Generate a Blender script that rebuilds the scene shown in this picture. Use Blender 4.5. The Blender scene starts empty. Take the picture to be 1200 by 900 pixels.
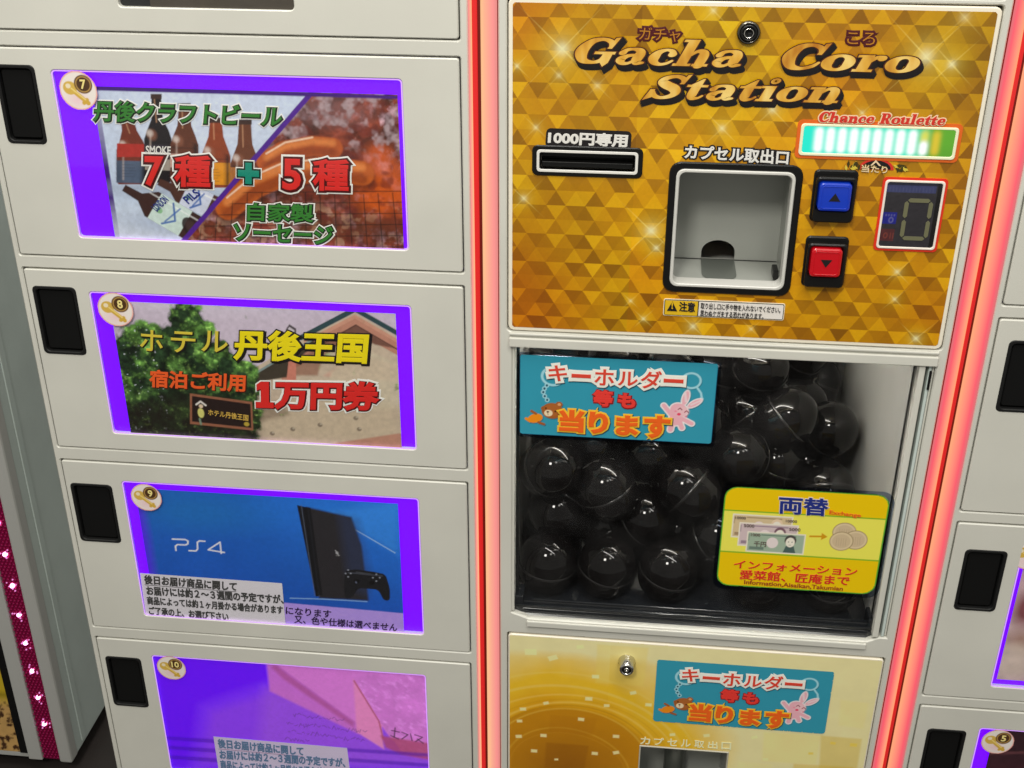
import bpy, bmesh, math, random
import numpy as np
from mathutils import Vector, Matrix

SC = bpy.context.scene
COL = SC.collection
random.seed(4)

# ------------------------------------------------------------------ camera
FOC, PITCH, YAW, ROLL = 1410.44, -27.243889, 5.974867, -0.112764
CAM = np.array([0.0, -1.05028, 1.62])
_a, _b, _c = np.radians([PITCH, YAW, ROLL])
_Rz = np.array([[math.cos(_b), -math.sin(_b), 0], [math.sin(_b), math.cos(_b), 0], [0, 0, 1]])
_Rx = np.array([[1, 0, 0], [0, math.cos(_a), -math.sin(_a)], [0, math.sin(_a), math.cos(_a)]])
_Rr = np.array([[math.cos(_c), -math.sin(_c), 0], [math.sin(_c), math.cos(_c), 0], [0, 0, 1]])
CM = _Rz @ _Rx @ np.array([[1, 0, 0], [0, 0, 1], [0, -1, 0]], float) @ _Rr
cam_data = bpy.data.cameras.new('camera')
cam = bpy.data.objects.new('camera', cam_data)
COL.objects.link(cam)
cam_data.sensor_width = 36.0
cam_data.lens = FOC / 1200 * 36.0
cam_data.clip_start = 0.01
cam_data.clip_end = 100
m4 = Matrix.Identity(4)
for i in range(3):
    m4[i][0] = CM[i, 0]; m4[i][1] = -CM[i, 1]; m4[i][2] = -CM[i, 2]; m4[i][3] = CAM[i]
cam.matrix_world = m4
SC.camera = cam

# ------------------------------------------------------------------ world, lamps, exposure
W = bpy.data.worlds.new('World'); SC.world = W; W.use_nodes = True
W.node_tree.nodes['Background'].inputs[0].default_value = (1.0, 0.985, 0.91, 1)
W.node_tree.nodes['Background'].inputs[1].default_value = 0.375
SC.view_settings.view_transform = 'Standard'
SC.view_settings.look = 'None'
SC.view_settings.exposure = 0.0
SC.view_settings.gamma = 1.0

def area(name, loc, target, sx, sy, power, color):
    l = bpy.data.lights.new(name, 'AREA'); l.shape = 'RECTANGLE'; l.size = sx; l.size_y = sy
    l.energy = power; l.color = color
    o = bpy.data.objects.new(name, l); COL.objects.link(o); o.location = loc
    o.rotation_euler = (Vector(target) - Vector(loc)).to_track_quat('-Z', 'Y').to_euler()
    return o
area('ceiling_lamp', (-0.5, -1.9, 2.9), (-0.2, 0, 1.1), .42, .42, 29, (1.0, 0.97, 0.88))
area('ceiling_lamp', (0.5, -1.5, 2.9), (0.1, 0, 1.0), .30, .30, 4, (1.0, 0.97, 0.88))

_A, _B = Vector((-.93, -.10, 2.8)), Vector((1.10, -1.30, 2.8))          # one long fluorescent tube on the ceiling
tube = area('fluorescent_tube', (_A + _B) / 2, ((_A.x + _B.x) / 2, (_A.y + _B.y) / 2, 0), (_B - _A).length, .034, 28.0, (1.0, 0.98, 0.92))
tube.rotation_euler = (0, 0, math.atan2(_B.y - _A.y, _B.x - _A.x))

# ------------------------------------------------------------------ helpers
LF = 0.80        # white paint on the fronts comes back at about this value

def srgb(c):
    c = np.asarray(c, float) / 255.0
    return np.where(c <= 0.04045, c / 12.92, ((c + 0.055) / 1.055) ** 2.4)

def alb(c):
    return np.clip(srgb(c) / LF, 0.002, 0.92)

def F(px, py, y=0.0):
    """the point of the upright plane at depth y that the photograph shows at px, py -> (x, z)"""
    d = CM @ np.array([(px - 600) / FOC, (py - 450) / FOC, 1.0])
    t = (y - CAM[1]) / d[1]
    return np.array([CAM[0] + d[0] * t, CAM[2] + d[2] * t])

MATS = {}
def mat(name, rgb=(200, 200, 200), rough=0.5, metal=0.0, coat=0.0, lin=None, bump=0.0, bscale=400, var=0.0, spec=0.5, emit=None, estr=0.0):
    if name in MATS: return MATS[name]
    m = bpy.data.materials.new(name); m.use_nodes = True
    nt = m.node_tree; p = nt.nodes['Principled BSDF']
    col = lin if lin is not None else tuple(alb(rgb))
    p.inputs['Base Color'].default_value = (*col, 1)
    p.inputs['Roughness'].default_value = rough
    p.inputs['Metallic'].default_value = metal
    p.inputs['Coat Weight'].default_value = coat
    p.inputs['Specular IOR Level'].default_value = spec
    if emit is not None:
        p.inputs['Emission Color'].default_value = (*emit, 1); p.inputs['Emission Strength'].default_value = estr
    if bump or var:
        tc = nt.nodes.new('ShaderNodeTexCoord')
        n = nt.nodes.new('ShaderNodeTexNoise'); n.inputs['Scale'].default_value = bscale; n.inputs['Detail'].default_value = 4
        nt.links.new(tc.outputs['Object'], n.inputs['Vector'])
        if bump:
            b = nt.nodes.new('ShaderNodeBump'); b.inputs['Strength'].default_value = bump; b.inputs['Distance'].default_value = 0.001
            nt.links.new(n.outputs['Fac'], b.inputs['Height']); nt.links.new(b.outputs['Normal'], p.inputs['Normal'])
        if var:
            n2 = nt.nodes.new('ShaderNodeTexNoise'); n2.inputs['Scale'].default_value = 9; n2.inputs['Detail'].default_value = 6
            nt.links.new(tc.outputs['Object'], n2.inputs['Vector'])
            mr = nt.nodes.new('ShaderNodeMapRange'); mr.inputs[1].default_value = 0.3; mr.inputs[2].default_value = 0.7
            mr.inputs[3].default_value = 1 - var; mr.inputs[4].default_value = 1 + var
            nt.links.new(n2.outputs['Fac'], mr.inputs[0])
            mx = nt.nodes.new('ShaderNodeMix'); mx.data_type = 'RGBA'; mx.blend_type = 'MULTIPLY'; mx.inputs['Factor'].default_value = 1
            mx.inputs[6].default_value = (*col, 1); nt.links.new(mr.outputs[0], mx.inputs[7])
            nt.links.new(mx.outputs[2], p.inputs['Base Color'])
    MATS[name] = m
    return m

def print_mat(name, rough=0.35, coat=0.0, spec=0.5):
    if name in MATS: return MATS[name]
    m = mat(name, (255, 255, 255), rough, coat=coat, spec=spec)
    at = m.node_tree.nodes.new('ShaderNodeAttribute'); at.attribute_name = 'ink'
    m.node_tree.links.new(at.outputs['Color'], m.node_tree.nodes['Principled BSDF'].inputs['Base Color'])
    return m

def clear_mat(name, tint=(1, 1, 1), gloss=1.0):
    if name in MATS: return MATS[name]
    m = bpy.data.materials.new(name); m.use_nodes = True; nt = m.node_tree; nt.nodes.clear()
    out = nt.nodes.new('ShaderNodeOutputMaterial'); mix = nt.nodes.new('ShaderNodeMixShader')
    tr = nt.nodes.new('ShaderNodeBsdfTransparent'); tr.inputs[0].default_value = (*tint, 1)
    gl = nt.nodes.new('ShaderNodeBsdfGlossy'); gl.inputs['Roughness'].default_value = 0.03
    lw = nt.nodes.new('ShaderNodeLayerWeight'); lw.inputs['Blend'].default_value = .5
    pw = nt.nodes.new('ShaderNodeMath'); pw.operation = 'POWER'; pw.inputs[1].default_value = 5; nt.links.new(lw.outputs['Facing'], pw.inputs[0])
    mu = nt.nodes.new('ShaderNodeMath'); mu.operation = 'MULTIPLY_ADD'; mu.inputs[1].default_value = .9 * gloss; mu.inputs[2].default_value = .025 * gloss
    nt.links.new(pw.outputs[0], mu.inputs[0]); nt.links.new(mu.outputs[0], mix.inputs[0])
    if name == 'smudged_acrylic':      # finger marks and dust: a thin veil that scatters a little light
        df = nt.nodes.new('ShaderNodeBsdfDiffuse'); df.inputs[0].default_value = (.8, .8, .8, 1); m2 = nt.nodes.new('ShaderNodeMixShader')
        tc = nt.nodes.new('ShaderNodeTexCoord'); n = nt.nodes.new('ShaderNodeTexNoise'); n.inputs['Scale'].default_value = 14; n.inputs['Detail'].default_value = 8; n.inputs['Roughness'].default_value = .7
        mr = nt.nodes.new('ShaderNodeMapRange'); mr.inputs[1].default_value = .42; mr.inputs[2].default_value = .75; mr.inputs[3].default_value = .002; mr.inputs[4].default_value = .022
        nt.links.new(tc.outputs['Object'], n.inputs['Vector']); nt.links.new(n.outputs['Fac'], mr.inputs[0]); nt.links.new(mr.outputs[0], m2.inputs[0])
        nt.links.new(tr.outputs[0], m2.inputs[1]); nt.links.new(df.outputs[0], m2.inputs[2]); tr = m2
    nt.links.new(tr.outputs[0], mix.inputs[1]); nt.links.new(gl.outputs[0], mix.inputs[2]); nt.links.new(mix.outputs[0], out.inputs[0])
    MATS[name] = m
    return m

def link(name, me, mats=(), parent=None, smooth=False):
    o = bpy.data.objects.new(name, me); COL.objects.link(o)
    for m in (mats if isinstance(mats, (list, tuple)) else [mats]): me.materials.append(m)
    if parent is not None: o.parent = parent
    if smooth: me.shade_smooth()
    return o

def tag(o, label=None, cat=None, group=None, kind=None):
    if label: o['label'] = label
    if cat: o['category'] = cat
    if group: o['group'] = group
    if kind: o['kind'] = kind
    return o

def empty(name, loc=(0, 0, 0)):
    o = bpy.data.objects.new(name, None); COL.objects.link(o); o.location = loc; o.empty_display_size = 0.05
    return o

class MB:
    """collects shapes (several materials) into ONE mesh"""
    def __init__(self): self.v = []; self.f = []; self.mi = []; self.mats = []; self.sm = []
    def slot(self, m):
        if m not in self.mats: self.mats.append(m)
        return self.mats.index(m)
    def add(self, v, f, m, smooth=False):
        b = len(self.v); s = self.slot(m)
        self.v.extend([tuple(map(float, p)) for p in v])
        for q in f:
            self.f.append([i + b for i in q]); self.mi.append(s); self.sm.append(smooth)
        return self
    def box(self, x0, x1, y0, y1, z0, z1, m, bev=0.0, seg=2):
        bm = bmesh.new(); bmesh.ops.create_cube(bm, size=1)
        for v in bm.verts: v.co = Vector(((x0 + x1) / 2 + v.co.x * (x1 - x0), (y0 + y1) / 2 + v.co.y * (y1 - y0), (z0 + z1) / 2 + v.co.z * (z1 - z0)))
        if bev: bmesh.ops.bevel(bm, geom=bm.edges[:], offset=bev, segments=seg, profile=0.5, affect='EDGES')
        return self.bm(bm, m)
    def bm(self, bm, m, smooth=False):
        bm.verts.index_update()
        self.add([v.co[:] for v in bm.verts], [[v.index for v in f.verts] for f in bm.faces], m, smooth); bm.free()
        return self
    def plate(self, outer, holes, y0, y1, m, bev=0.0):
        """flat plate in the xz plane, front at y0, edges chamfered by bev, walls back to y1, openings cut through"""
        bm = bmesh.new(); edges = []; loops = []
        def ring(l, y): return [bm.verts.new((p[0], y, p[1])) for p in l]
        for k, l in enumerate([outer] + list(holes)):
            l = ccw(l)
            fl = offset(l, -bev if k == 0 else bev) if bev else l
            r0 = ring(fl, y0)
            edges += [bm.edges.new((r0[i], r0[(i + 1) % len(r0)])) for i in range(len(r0))]
            loops.append((l, r0))
        bmesh.ops.triangle_fill(bm, use_beauty=True, use_dissolve=False, edges=edges, normal=(0, -1, 0))
        for l, r0 in loops:
            prev = r0
            for y in ([y0 + bev] if bev else []) + ([y1] if y1 > y0 + bev else []):
                nx = ring(l, y)
                for i in range(len(l)):
                    j = (i + 1) % len(l); bm.faces.new((prev[i], prev[j], nx[j], nx[i]))
                prev = nx
        bmesh.ops.recalc_face_normals(bm, faces=bm.faces[:])
        fr = [f for f in bm.faces if abs(f.normal.y) > 0.99]
        if fr and sum(f.normal.y * f.calc_area() for f in fr) > 0: bmesh.ops.reverse_faces(bm, faces=bm.faces[:])
        return self.bm(bm, m)
    def tube(self, pts, r, m, n=10, closed=False):
        pts = [Vector(p) for p in pts]; rings = []; N = len(pts)
        for i, p in enumerate(pts):
            a = pts[(i - 1) % N] if (i or closed) else p; b = pts[(i + 1) % N] if (i < N - 1 or closed) else p
            t = (b - a).normalized(); u = t.cross(Vector((0, 1, 0.01)))
            if u.length < 1e-4: u = t.cross(Vector((1, 0, 0)))
            u.normalize(); w = t.cross(u); rr = r[i] if isinstance(r, (list, tuple)) else r
            rings.append([p + (u * math.cos(2 * math.pi * k / n) + w * math.sin(2 * math.pi * k / n)) * rr for k in range(n)])
        v = [q for g in rings for q in g]; f = []
        for i in range(N if closed else N - 1):
            j = (i + 1) % N
            for k in range(n): f.append([i * n + k, i * n + (k + 1) % n, j * n + (k + 1) % n, j * n + k])
        if not closed: f += [list(range(n))[::-1], [(N - 1) * n + k for k in range(n)]]
        return self.add(v, f, m, True)
    def lathe(self, prof, c, m, axis='y', n=32, smooth=True):
        """prof: (radius, offset along axis)"""
        v = []; f = []
        for r, h in prof:
            for k in range(n):
                a = 2 * math.pi * k / n
                if axis == 'y': v.append((c[0] + r * math.cos(a), c[1] + h, c[2] + r * math.sin(a)))
                else: v.append((c[0] + r * math.cos(a), c[1] + r * math.sin(a), c[2] + h))
        for i in range(len(prof) - 1):
            for k in range(n): f.append([i * n + k, i * n + (k + 1) % n, (i + 1) * n + (k + 1) % n, (i + 1) * n + k])
        return self.add(v, f, m, smooth)
    def build(self, name, parent=None):
        me = bpy.data.meshes.new(name); me.from_pydata(self.v, [], self.f)
        me.polygons.foreach_set('material_index', self.mi); me.polygons.foreach_set('use_smooth', self.sm); me.update()
        return link(name, me, self.mats, parent)

def area2(l): return sum(l[i][0] * l[(i + 1) % len(l)][1] - l[(i + 1) % len(l)][0] * l[i][1] for i in range(len(l)))
def ccw(l):
    l = [tuple(map(float, p)) for p in l]
    return l if area2(l) > 0 else l[::-1]
def offset(l, d):
    """polygon offset, outwards for d > 0"""
    l = ccw(l); out = []; n = len(l)
    for i in range(n):
        a, b, c = np.array(l[i - 1]), np.array(l[i]), np.array(l[(i + 1) % n])
        e1, e2 = b - a, c - b
        n1 = np.array([e1[1], -e1[0]]) / (np.linalg.norm(e1) + 1e-12); n2 = np.array([e2[1], -e2[0]]) / (np.linalg.norm(e2) + 1e-12)
        k = n1 + n2; k = k / max(0.35, (k @ k) / 2)
        out.append(tuple(b + k * d))
    return out
def fillet(pts, r, n=5):
    pts = [np.array(p, float) for p in ccw(pts)]; out = []
    rs = r if isinstance(r, (list, tuple)) else [r] * len(pts)
    for i, p in enumerate(pts):
        a, b = pts[i - 1], pts[(i + 1) % len(pts)]
        da, db = (a - p), (b - p); la, lb = np.linalg.norm(da), np.linalg.norm(db); q = min(rs[i], la * .49, lb * .49)
        if q <= 1e-6: out.append(tuple(p)); continue
        s, e = p + da / la * q, p + db / lb * q
        for k in range(n + 1):
            t = k / n; out.append(tuple((1 - t) ** 2 * s * 1 + 2 * t * (1 - t) * (p * .8 + (s + e) / 2 * .2) + t * t * e))
    return out
def rect(x0, x1, z0, z1, r=0.0, n=5):
    l = [(x0, z0), (x1, z0), (x1, z1), (x0, z1)]
    return fillet(l, r, n) if r else l
def pxrect(tl, tr, br, bl, y=0.0):
    """axis aligned rectangle (x0, x1, z0, z1) of four photo corners on the plane y"""
    a, b, c, d = F(*tl, y), F(*tr, y), F(*br, y), F(*bl, y)
    return (a[0] + d[0]) / 2, (b[0] + c[0]) / 2, (c[1] + d[1]) / 2, (a[1] + b[1]) / 2
def circ(c, r, n=32): return [(c[0] + r * math.cos(2 * math.pi * k / n), c[1] + r * math.sin(2 * math.pi * k / n)) for k in range(n)]

# ------------------------------------------------------------------ printed sheets (ink held on a fine mesh)
def vnoise(X, Z, s, seed=0, oct=4):
    out = 0; amp = 1; tot = 0
    for o in range(oct):
        g = np.random.default_rng(seed * 17 + o).random((257, 257)); x = (X * s) % 256; z = (Z * s) % 256
        xi = np.floor(x).astype(int); zi = np.floor(z).astype(int); fx = x - xi; fz = z - zi
        fx = fx * fx * (3 - 2 * fx); fz = fz * fz * (3 - 2 * fz)
        v = (g[zi, xi] * (1 - fx) + g[zi, xi + 1] * fx) * (1 - fz) + (g[zi + 1, xi] * (1 - fx) + g[zi + 1, xi + 1] * fx) * fz
        out = out + v * amp; tot += amp; amp *= .55; s *= 2.03
    return out / tot

class Sheet:
    """a printed sheet: TL, TR, BR, BL corners (x, z) at depth y"""
    def __init__(self, corners, nx, ny, y, base=(255, 255, 255)):
        TL, TR, BR, BL = [np.array(c, float) for c in corners]
        u = np.linspace(0, 1, nx + 1)[None, :, None]; v = np.linspace(0, 1, ny + 1)[:, None, None]
        self.P = (TL * (1 - u) + TR * u) * (1 - v) + (BL * (1 - u) + BR * u) * v
        self.X, self.Z = self.P[..., 0], self.P[..., 1]
        self.U, self.V = np.broadcast_to(u[..., 0], self.X.shape), np.broadcast_to(v[..., 0], self.X.shape)
        self.C = np.ones(self.X.shape + (3,)) * srgb(base); self.y = y; self.nx, self.ny = nx, ny
        self.k = 0.00075; self.h = max(np.linalg.norm(TR - TL) / nx, np.linalg.norm(BL - TL) / ny)
        self.corners = (TL, TR, BR, BL)
    def at(self, p): return F(p[0], p[1], self.y)
    def uv(self, u, v):
        TL, TR, BR, BL = self.corners
        return (TL * (1 - u) + TR * u) * (1 - v) + (BL * (1 - u) + BR * u) * v
    def mix(self, a, rgb):
        a = np.clip(a, 0, 1)[..., None]; col = srgb(rgb) if np.ndim(rgb) == 1 or isinstance(rgb, tuple) else rgb
        self.C = self.C * (1 - a) + col * a
    def pmask(self, pts, soft=None, world=False):
        q = [np.array(p) if world else self.at(p) for p in pts]; s = soft or self.h
        X, Z = self.X, self.Z; ins = np.zeros(X.shape, bool); dist = np.full(X.shape, 1e9)
        for i in range(len(q)):
            (x0, z0), (x1, z1) = q[i], q[(i + 1) % len(q)]
            c = (z0 > Z) != (z1 > Z)
            ins ^= c & (X < (x1 - x0) * (Z - z0) / (z1 - z0 + 1e-15) + x0)
            dist = np.minimum(dist, self.sd((x0, z0), (x1, z1)))
        return np.clip(np.where(ins, dist, -dist) / s + .5, 0, 1)
    def sd(self, a, b):
        dx, dz = b[0] - a[0], b[1] - a[1]; L = dx * dx + dz * dz + 1e-15
        t = np.clip(((self.X - a[0]) * dx + (self.Z - a[1]) * dz) / L, 0, 1)
        return np.hypot(self.X - a[0] - t * dx, self.Z - a[1] - t * dz)
    def poly(self, pts, rgb, a=1, soft=None, world=False): self.mix(self.pmask(pts, soft, world) * a, rgb)
    def line(self, pts, w, rgb, a=1, soft=None, world=False, closed=False):
        q = [np.array(p) if world else self.at(p) for p in pts]; d = np.full(self.X.shape, 1e9)
        if closed: q = q + [q[0]]
        for i in range(len(q) - 1): d = np.minimum(d, self.sd(q[i], q[i + 1]))
        w = w if world else w * self.k
        s = soft or self.h; self.mix(np.clip((w / 2 - d) / s + .5, 0, 1) * a, rgb)
    def ell(self, c, rx, rz, rgb, a=1, rot=0, soft=None, world=False):
        q = np.array(c) if world else self.at(c)
        if not world: rx, rz = rx * self.k, rz * self.k
        ca, sa = math.cos(rot), math.sin(rot); x = self.X - q[0]; z = self.Z - q[1]
        d = (np.hypot((x * ca + z * sa) / rx, (-x * sa + z * ca) / rz) - 1) * min(rx, rz)
        s = soft or self.h; self.mix(np.clip(-d / s + .5, 0, 1) * a, rgb)
    def noise(self, s, seed, amt, oct=4):
        n = vnoise(self.X, self.Z, s, seed, oct) - .5; self.C = np.clip(self.C * (1 + n[..., None] * amt), 0, 1)
    def build(self, name, parent=None, keep=None, m=None, lift=None):
        ny, nx = self.ny, self.nx; idx = np.arange((ny + 1) * (nx + 1)).reshape(ny + 1, nx + 1)
        q = np.stack([idx[1:, :-1], idx[1:, 1:], idx[:-1, 1:], idx[:-1, :-1]], -1).reshape(-1, 4)
        if keep is not None:
            kc = keep[:-1, :-1] & keep[1:, :-1] & keep[:-1, 1:] & keep[1:, 1:]
            q = q[kc.reshape(-1)]
        co = np.stack([self.X, np.full(self.X.shape, self.y), self.Z], -1).reshape(-1, 3)
        used = np.unique(q); remap = np.full(len(co), -1); remap[used] = np.arange(len(used)); q = remap[q]; co = co[used]
        me = bpy.data.meshes.new(name); me.vertices.add(len(co)); me.vertices.foreach_set('co', co.ravel())
        me.loops.add(q.size); me.loops.foreach_set('vertex_index', q.ravel().astype(np.int32))
        me.polygons.add(len(q)); me.polygons.foreach_set('loop_start', np.arange(0, q.size, 4, dtype=np.int32)); me.update(calc_edges=True)
        at = me.color_attributes.new('ink', 'FLOAT_COLOR', 'POINT')
        c = np.clip(self.C / LF, .002, .92).reshape(-1, 3)[used]; at.data.foreach_set('color', np.concatenate([c, np.ones((len(c), 1))], 1).ravel())
        return link(name, me, m or print_mat('printed_paper'), parent)

# ------------------------------------------------------------------ lettering
_TXT = {}
def text_mesh(s, bold):
    """outline of a line of text, fattened by bold: unit-box verts (0..1 of its own letters), faces"""
    key = (s, round(bold, 4))
    if key in _TXT: return _TXT[key]
    def raw(b):
        cu = bpy.data.curves.new('lettering', 'FONT'); cu.body = s; cu.resolution_u = 3; cu.bevel_depth = b; cu.bevel_resolution = 1
        o = bpy.data.objects.new('lettering', cu); COL.objects.link(o)
        me = bpy.data.meshes.new_from_object(o.evaluated_get(bpy.context.evaluated_depsgraph_get()))
        v = np.zeros(len(me.vertices) * 3); me.vertices.foreach_get('co', v); f = [list(p.vertices) for p in me.polygons]
        bpy.data.objects.remove(o); bpy.data.curves.remove(cu); bpy.data.meshes.remove(me)
        return v.reshape(-1, 3), f
    v0, f0 = raw(0.0)
    lo, hi = v0.min(0), v0.max(0)
    v, f = (v0, f0) if bold == 0 else raw(bold)
    q = v.copy(); q[:, :2] = (v[:, :2] - lo[:2]) / (hi[:2] - lo[:2])
    q[:, 2] = v[:, 2] / bold if bold else 0
    _TXT[key] = (q, f)
    return q, f

def letters(mb, s, TL, TR, BL, y, m, bold=0.0, shift=(0, 0), world=False):
    """lay the line s in the parallelogram TL, TR, BL (photo points on plane y, or x,z)"""
    a, b, c = [np.array(p) if world else F(*p, y) for p in (TL, TR, BL)]
    q, f = text_mesh(s, bold); dx = b - a; dz = a - c
    xz = c[None] + q[:, :1] * dx[None] + q[:, 1:2] * dz[None] + np.array(shift)[None]
    mb.add(np.stack([xz[:, 0], y - q[:, 2] * 0.00012, xz[:, 1]], 1), f, m)

def stack(mb, s, TL, TR, BL, y, layers, world=False):
    """layers: list of (material, bold, shift) from the back to the front; the outline colours of printed letters"""
    if not world: TL, TR, BL = F(*TL, y), F(*TR, y), F(*BL, y)
    for i, (m, b, sh) in enumerate(layers): letters(mb, s, TL, TR, BL, y - i * 0.0004, m, b, sh, True)

# a slanted fat-and-thin letter style, drawn as strokes (x, y, width)
def ringpts(cx, cy, rx, ry, wx, wy, n=28): return [(cx + rx * math.cos(2 * math.pi * k / n), cy + ry * math.sin(2 * math.pi * k / n), wy + (wx - wy) * math.cos(2 * math.pi * k / n) ** 2) for k in range(n)]
SER = lambda x0, x1, y=0.0, h=.07: [(x0, y), (x1, y), (x1, y + h), (x0, y + h)]
GL = {
 'o': (.78, [('c', ringpts(.38, .31, .25, .27, .25, .08))], []),
 'a': (.80, [[(.13, .45, .17), (.2, .56, .11), (.36, .6, .08), (.52, .54, .17), (.57, .40, .24), (.56, .2, .24), (.60, .07, .16), (.74, .07, .07)],
             [(.5, .37, .07), (.30, .33, .11), (.17, .19, .22), (.24, .05, .13), (.38, .035, .08), (.5, .14, .09)]], []),
 'c': (.68, [[(.55, .43, .19), (.5, .55, .11), (.36, .595, .08), (.2, .5, .17), (.14, .31, .25), (.2, .12, .17), (.36, .03, .09), (.52, .07, .08), (.62, .17, .06)]], []),
 'h': (.86, [[(.3, .40, .06), (.42, .56, .1), (.56, .55, .17), (.63, .40, .23), (.63, .03, .23)]], [[(.08, 1), (.32, 1), (.32, 0), (.08, 0)], SER(0, .42), SER(.47, .84), SER(-.03, .32, .93)]),
 'n': (.86, [[(.3, .40, .06), (.42, .56, .1), (.56, .55, .17), (.63, .40, .23), (.63, .03, .23)]], [[(.08, .6), (.32, .6), (.32, 0), (.08, 0)], SER(0, .42), SER(.47, .84), SER(-.03, .32, .55)]),
 'r': (.66, [[(.3, .38, .06), (.40, .54, .11), (.53, .52, .19)]], [[(.08, .6), (.32, .6), (.32, 0), (.08, 0)], SER(0, .44), SER(-.03, .32, .55)]),
 'i': (.44, [('c', ringpts(.22, .84, .05, .05, .12, .12, 12))], [[(.08, .6), (.32, .6), (.32, 0), (.08, 0)], SER(0, .42), SER(-.03, .32, .55)]),
 'l': (.46, [], [[(.08, 1), (.32, 1), (.32, 0), (.08, 0)], SER(0, .42), SER(-.03, .32, .93)]),
 't': (.54, [[(.22, .6, .22), (.22, .2, .23), (.28, .05, .15), (.42, .06, .07), (.5, .15, .05)]], [[(.05, .58), (.30, .86), (.33, .86), (.33, .58)], SER(-.02, .5, .53)]),
 'u': (.88, [[(.18, .58, .23), (.18, .22, .22), (.27, .055, .13), (.42, .06, .09), (.54, .22, .06)]], [[(.5, .6), (.74, .6), (.74, 0), (.52, 0)], SER(.5, .84), SER(-.03, .29, .53), SER(.42, .74, .53)]),
 'e': (.72, [[(.57, .36, .16), (.53, .52, .17), (.36, .595, .08), (.2, .5, .17), (.14, .31, .25), (.2, .12, .17), (.36, .03, .09), (.54, .08, .07), (.63, .18, .05)]], [[(.2, .27), (.62, .30), (.64, .36), (.2, .35)]]),
 'S': (.92, [[(.76, .70, .08), (.70, .86, .12), (.50, .95, .11), (.27, .87, .16), (.21, .72, .22), (.38, .57, .26), (.60, .44, .26), (.70, .26, .22), (.60, .1, .15), (.38, .04, .1), (.2, .12, .12), (.1, .30, .08)]], [[(.70, .64), (.79, .64), (.86, 1.02), (.78, 1.0)], [(.02, .38), (.12, .38), (.14, .06), (-.04, -.06)]]),
 'C': (.98, [[(.86, .66, .08), (.80, .85, .12), (.58, .95, .1), (.32, .85, .2), (.19, .5, .30), (.32, .14, .2), (.58, .045, .1), (.82, .14, .1), (.93, .28, .06)]], [[(.80, .60), (.89, .60), (.97, 1.02), (.88, 1.0)]]),
 'G': (1.08, [[(.86, .66, .08), (.80, .85, .12), (.58, .95, .1), (.32, .85, .2), (.19, .5, .30), (.32, .14, .2), (.58, .045, .1), (.78, .12, .14), (.86, .3, .2)]], [[(.80, .60), (.89, .60), (.97, 1.02), (.88, 1.0)], SER(.54, 1.04, .38, .08), [(.76, .40), (.98, .40), (.98, .04), (.90, -.1), (.76, .1)]]),
 'R': (.98, [[(.28, .945, .08), (.54, .945, .1), (.68, .74, .25), (.54, .51, .1), (.28, .5, .08)], [(.42, .5, .1), (.58, .34, .22), (.70, .08, .22), (.9, .06, .06)]], [[(.1, 1), (.36, 1), (.36, 0), (.1, 0)], SER(0, .47), SER(0, .3, .93)]),
}
def stroke_poly(pts, e, closed=False, n=6):
    P = np.array(pts, float); N = len(P); out = []
    rng = range(N) if closed else range(N - 1)
    for i in rng:
        p0, p1, p2, p3 = (P[(i - 1) % N] if closed or i else P[i]), P[i], P[(i + 1) % N], (P[(i + 2) % N] if closed or i + 2 < N else P[i + 1])
        for k in range(n):
            t = k / n; out.append(.5 * (2 * p1 + (p2 - p0) * t + (2 * p0 - 5 * p1 + 4 * p2 - p3) * t * t + (3 * p1 - p0 - 3 * p2 + p3) * t ** 3))
    if not closed: out.append(P[-1])
    Q = np.array(out); M = len(Q)
    T = (np.roll(Q, -1, 0) - np.roll(Q, 1, 0))[:, :2] if closed else np.gradient(Q[:, :2], axis=0)
    T /= np.linalg.norm(T, axis=1, keepdims=True) + 1e-9; Nn = np.stack([-T[:, 1], T[:, 0]], 1); w = Q[:, 2:3] / 2 + e
    Lf, Rt = Q[:, :2] + Nn * w, Q[:, :2] - Nn * w
    v = np.concatenate([Lf, Rt]); f = [[i, (i + 1) % M, M + (i + 1) % M, M + i] for i in range(M if closed else M - 1)]
    if not closed:
        for ci, sgn in ((0, -1), (M - 1, 1)):
            b = len(v); a0 = math.atan2(Nn[ci][1], Nn[ci][0])
            fan = [Q[ci, :2] + w[ci] * np.array([math.cos(a0 - sgn * math.pi * k / 8), math.sin(a0 - sgn * math.pi * k / 8)]) for k in range(9)]
            v = np.concatenate([v, fan]); f.append(list(range(b, b + 9)))
    return v, f
def word_mesh(s, e, slant):
    V, Fa, x, lay = [], [], 0.0, 0
    for ch in s:
        if ch == ' ': x += .5; continue
        adv, st, po = GL[ch]; shapes = []
        for q in st:
            shapes.append(stroke_poly(q[1], e, True, 3) if q[0] == 'c' else stroke_poly(q, e))
        for q in po:
            l = offset(q, e) if e else ccw(q); shapes.append((np.array(l), [list(range(len(l)))]))
        for v, f in shapes:
            b = len(V); lay += 1
            V += [(p[0] + x + slant * p[1], p[1], (lay % 12) * 1.0) for p in v]; Fa += [[i + b for i in g] for g in f]
        x += adv + 0.02
    return np.array(V), Fa
def logo(mb, s, TL, TR, BL, y, layers, slant=.30):
    a, b, c = F(*TL, y), F(*TR, y), F(*BL, y)
    v0, _ = word_mesh(s, 0, slant); lo, hi = v0.min(0), v0.max(0)
    for i, (m, e, sh) in enumerate(layers):
        v, f = word_mesh(s, e, slant); u = (v[:, :2] - lo[:2]) / (hi[:2] - lo[:2])
        xz = c[None] + u[:, :1] * (b - a)[None] + u[:, 1:2] * (a - c)[None] + np.array(sh)[None]
        mb.add(np.stack([xz[:, 0], y - i * .0004 - v[:, 2] * .00002, xz[:, 1]], 1), f, m)

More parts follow.
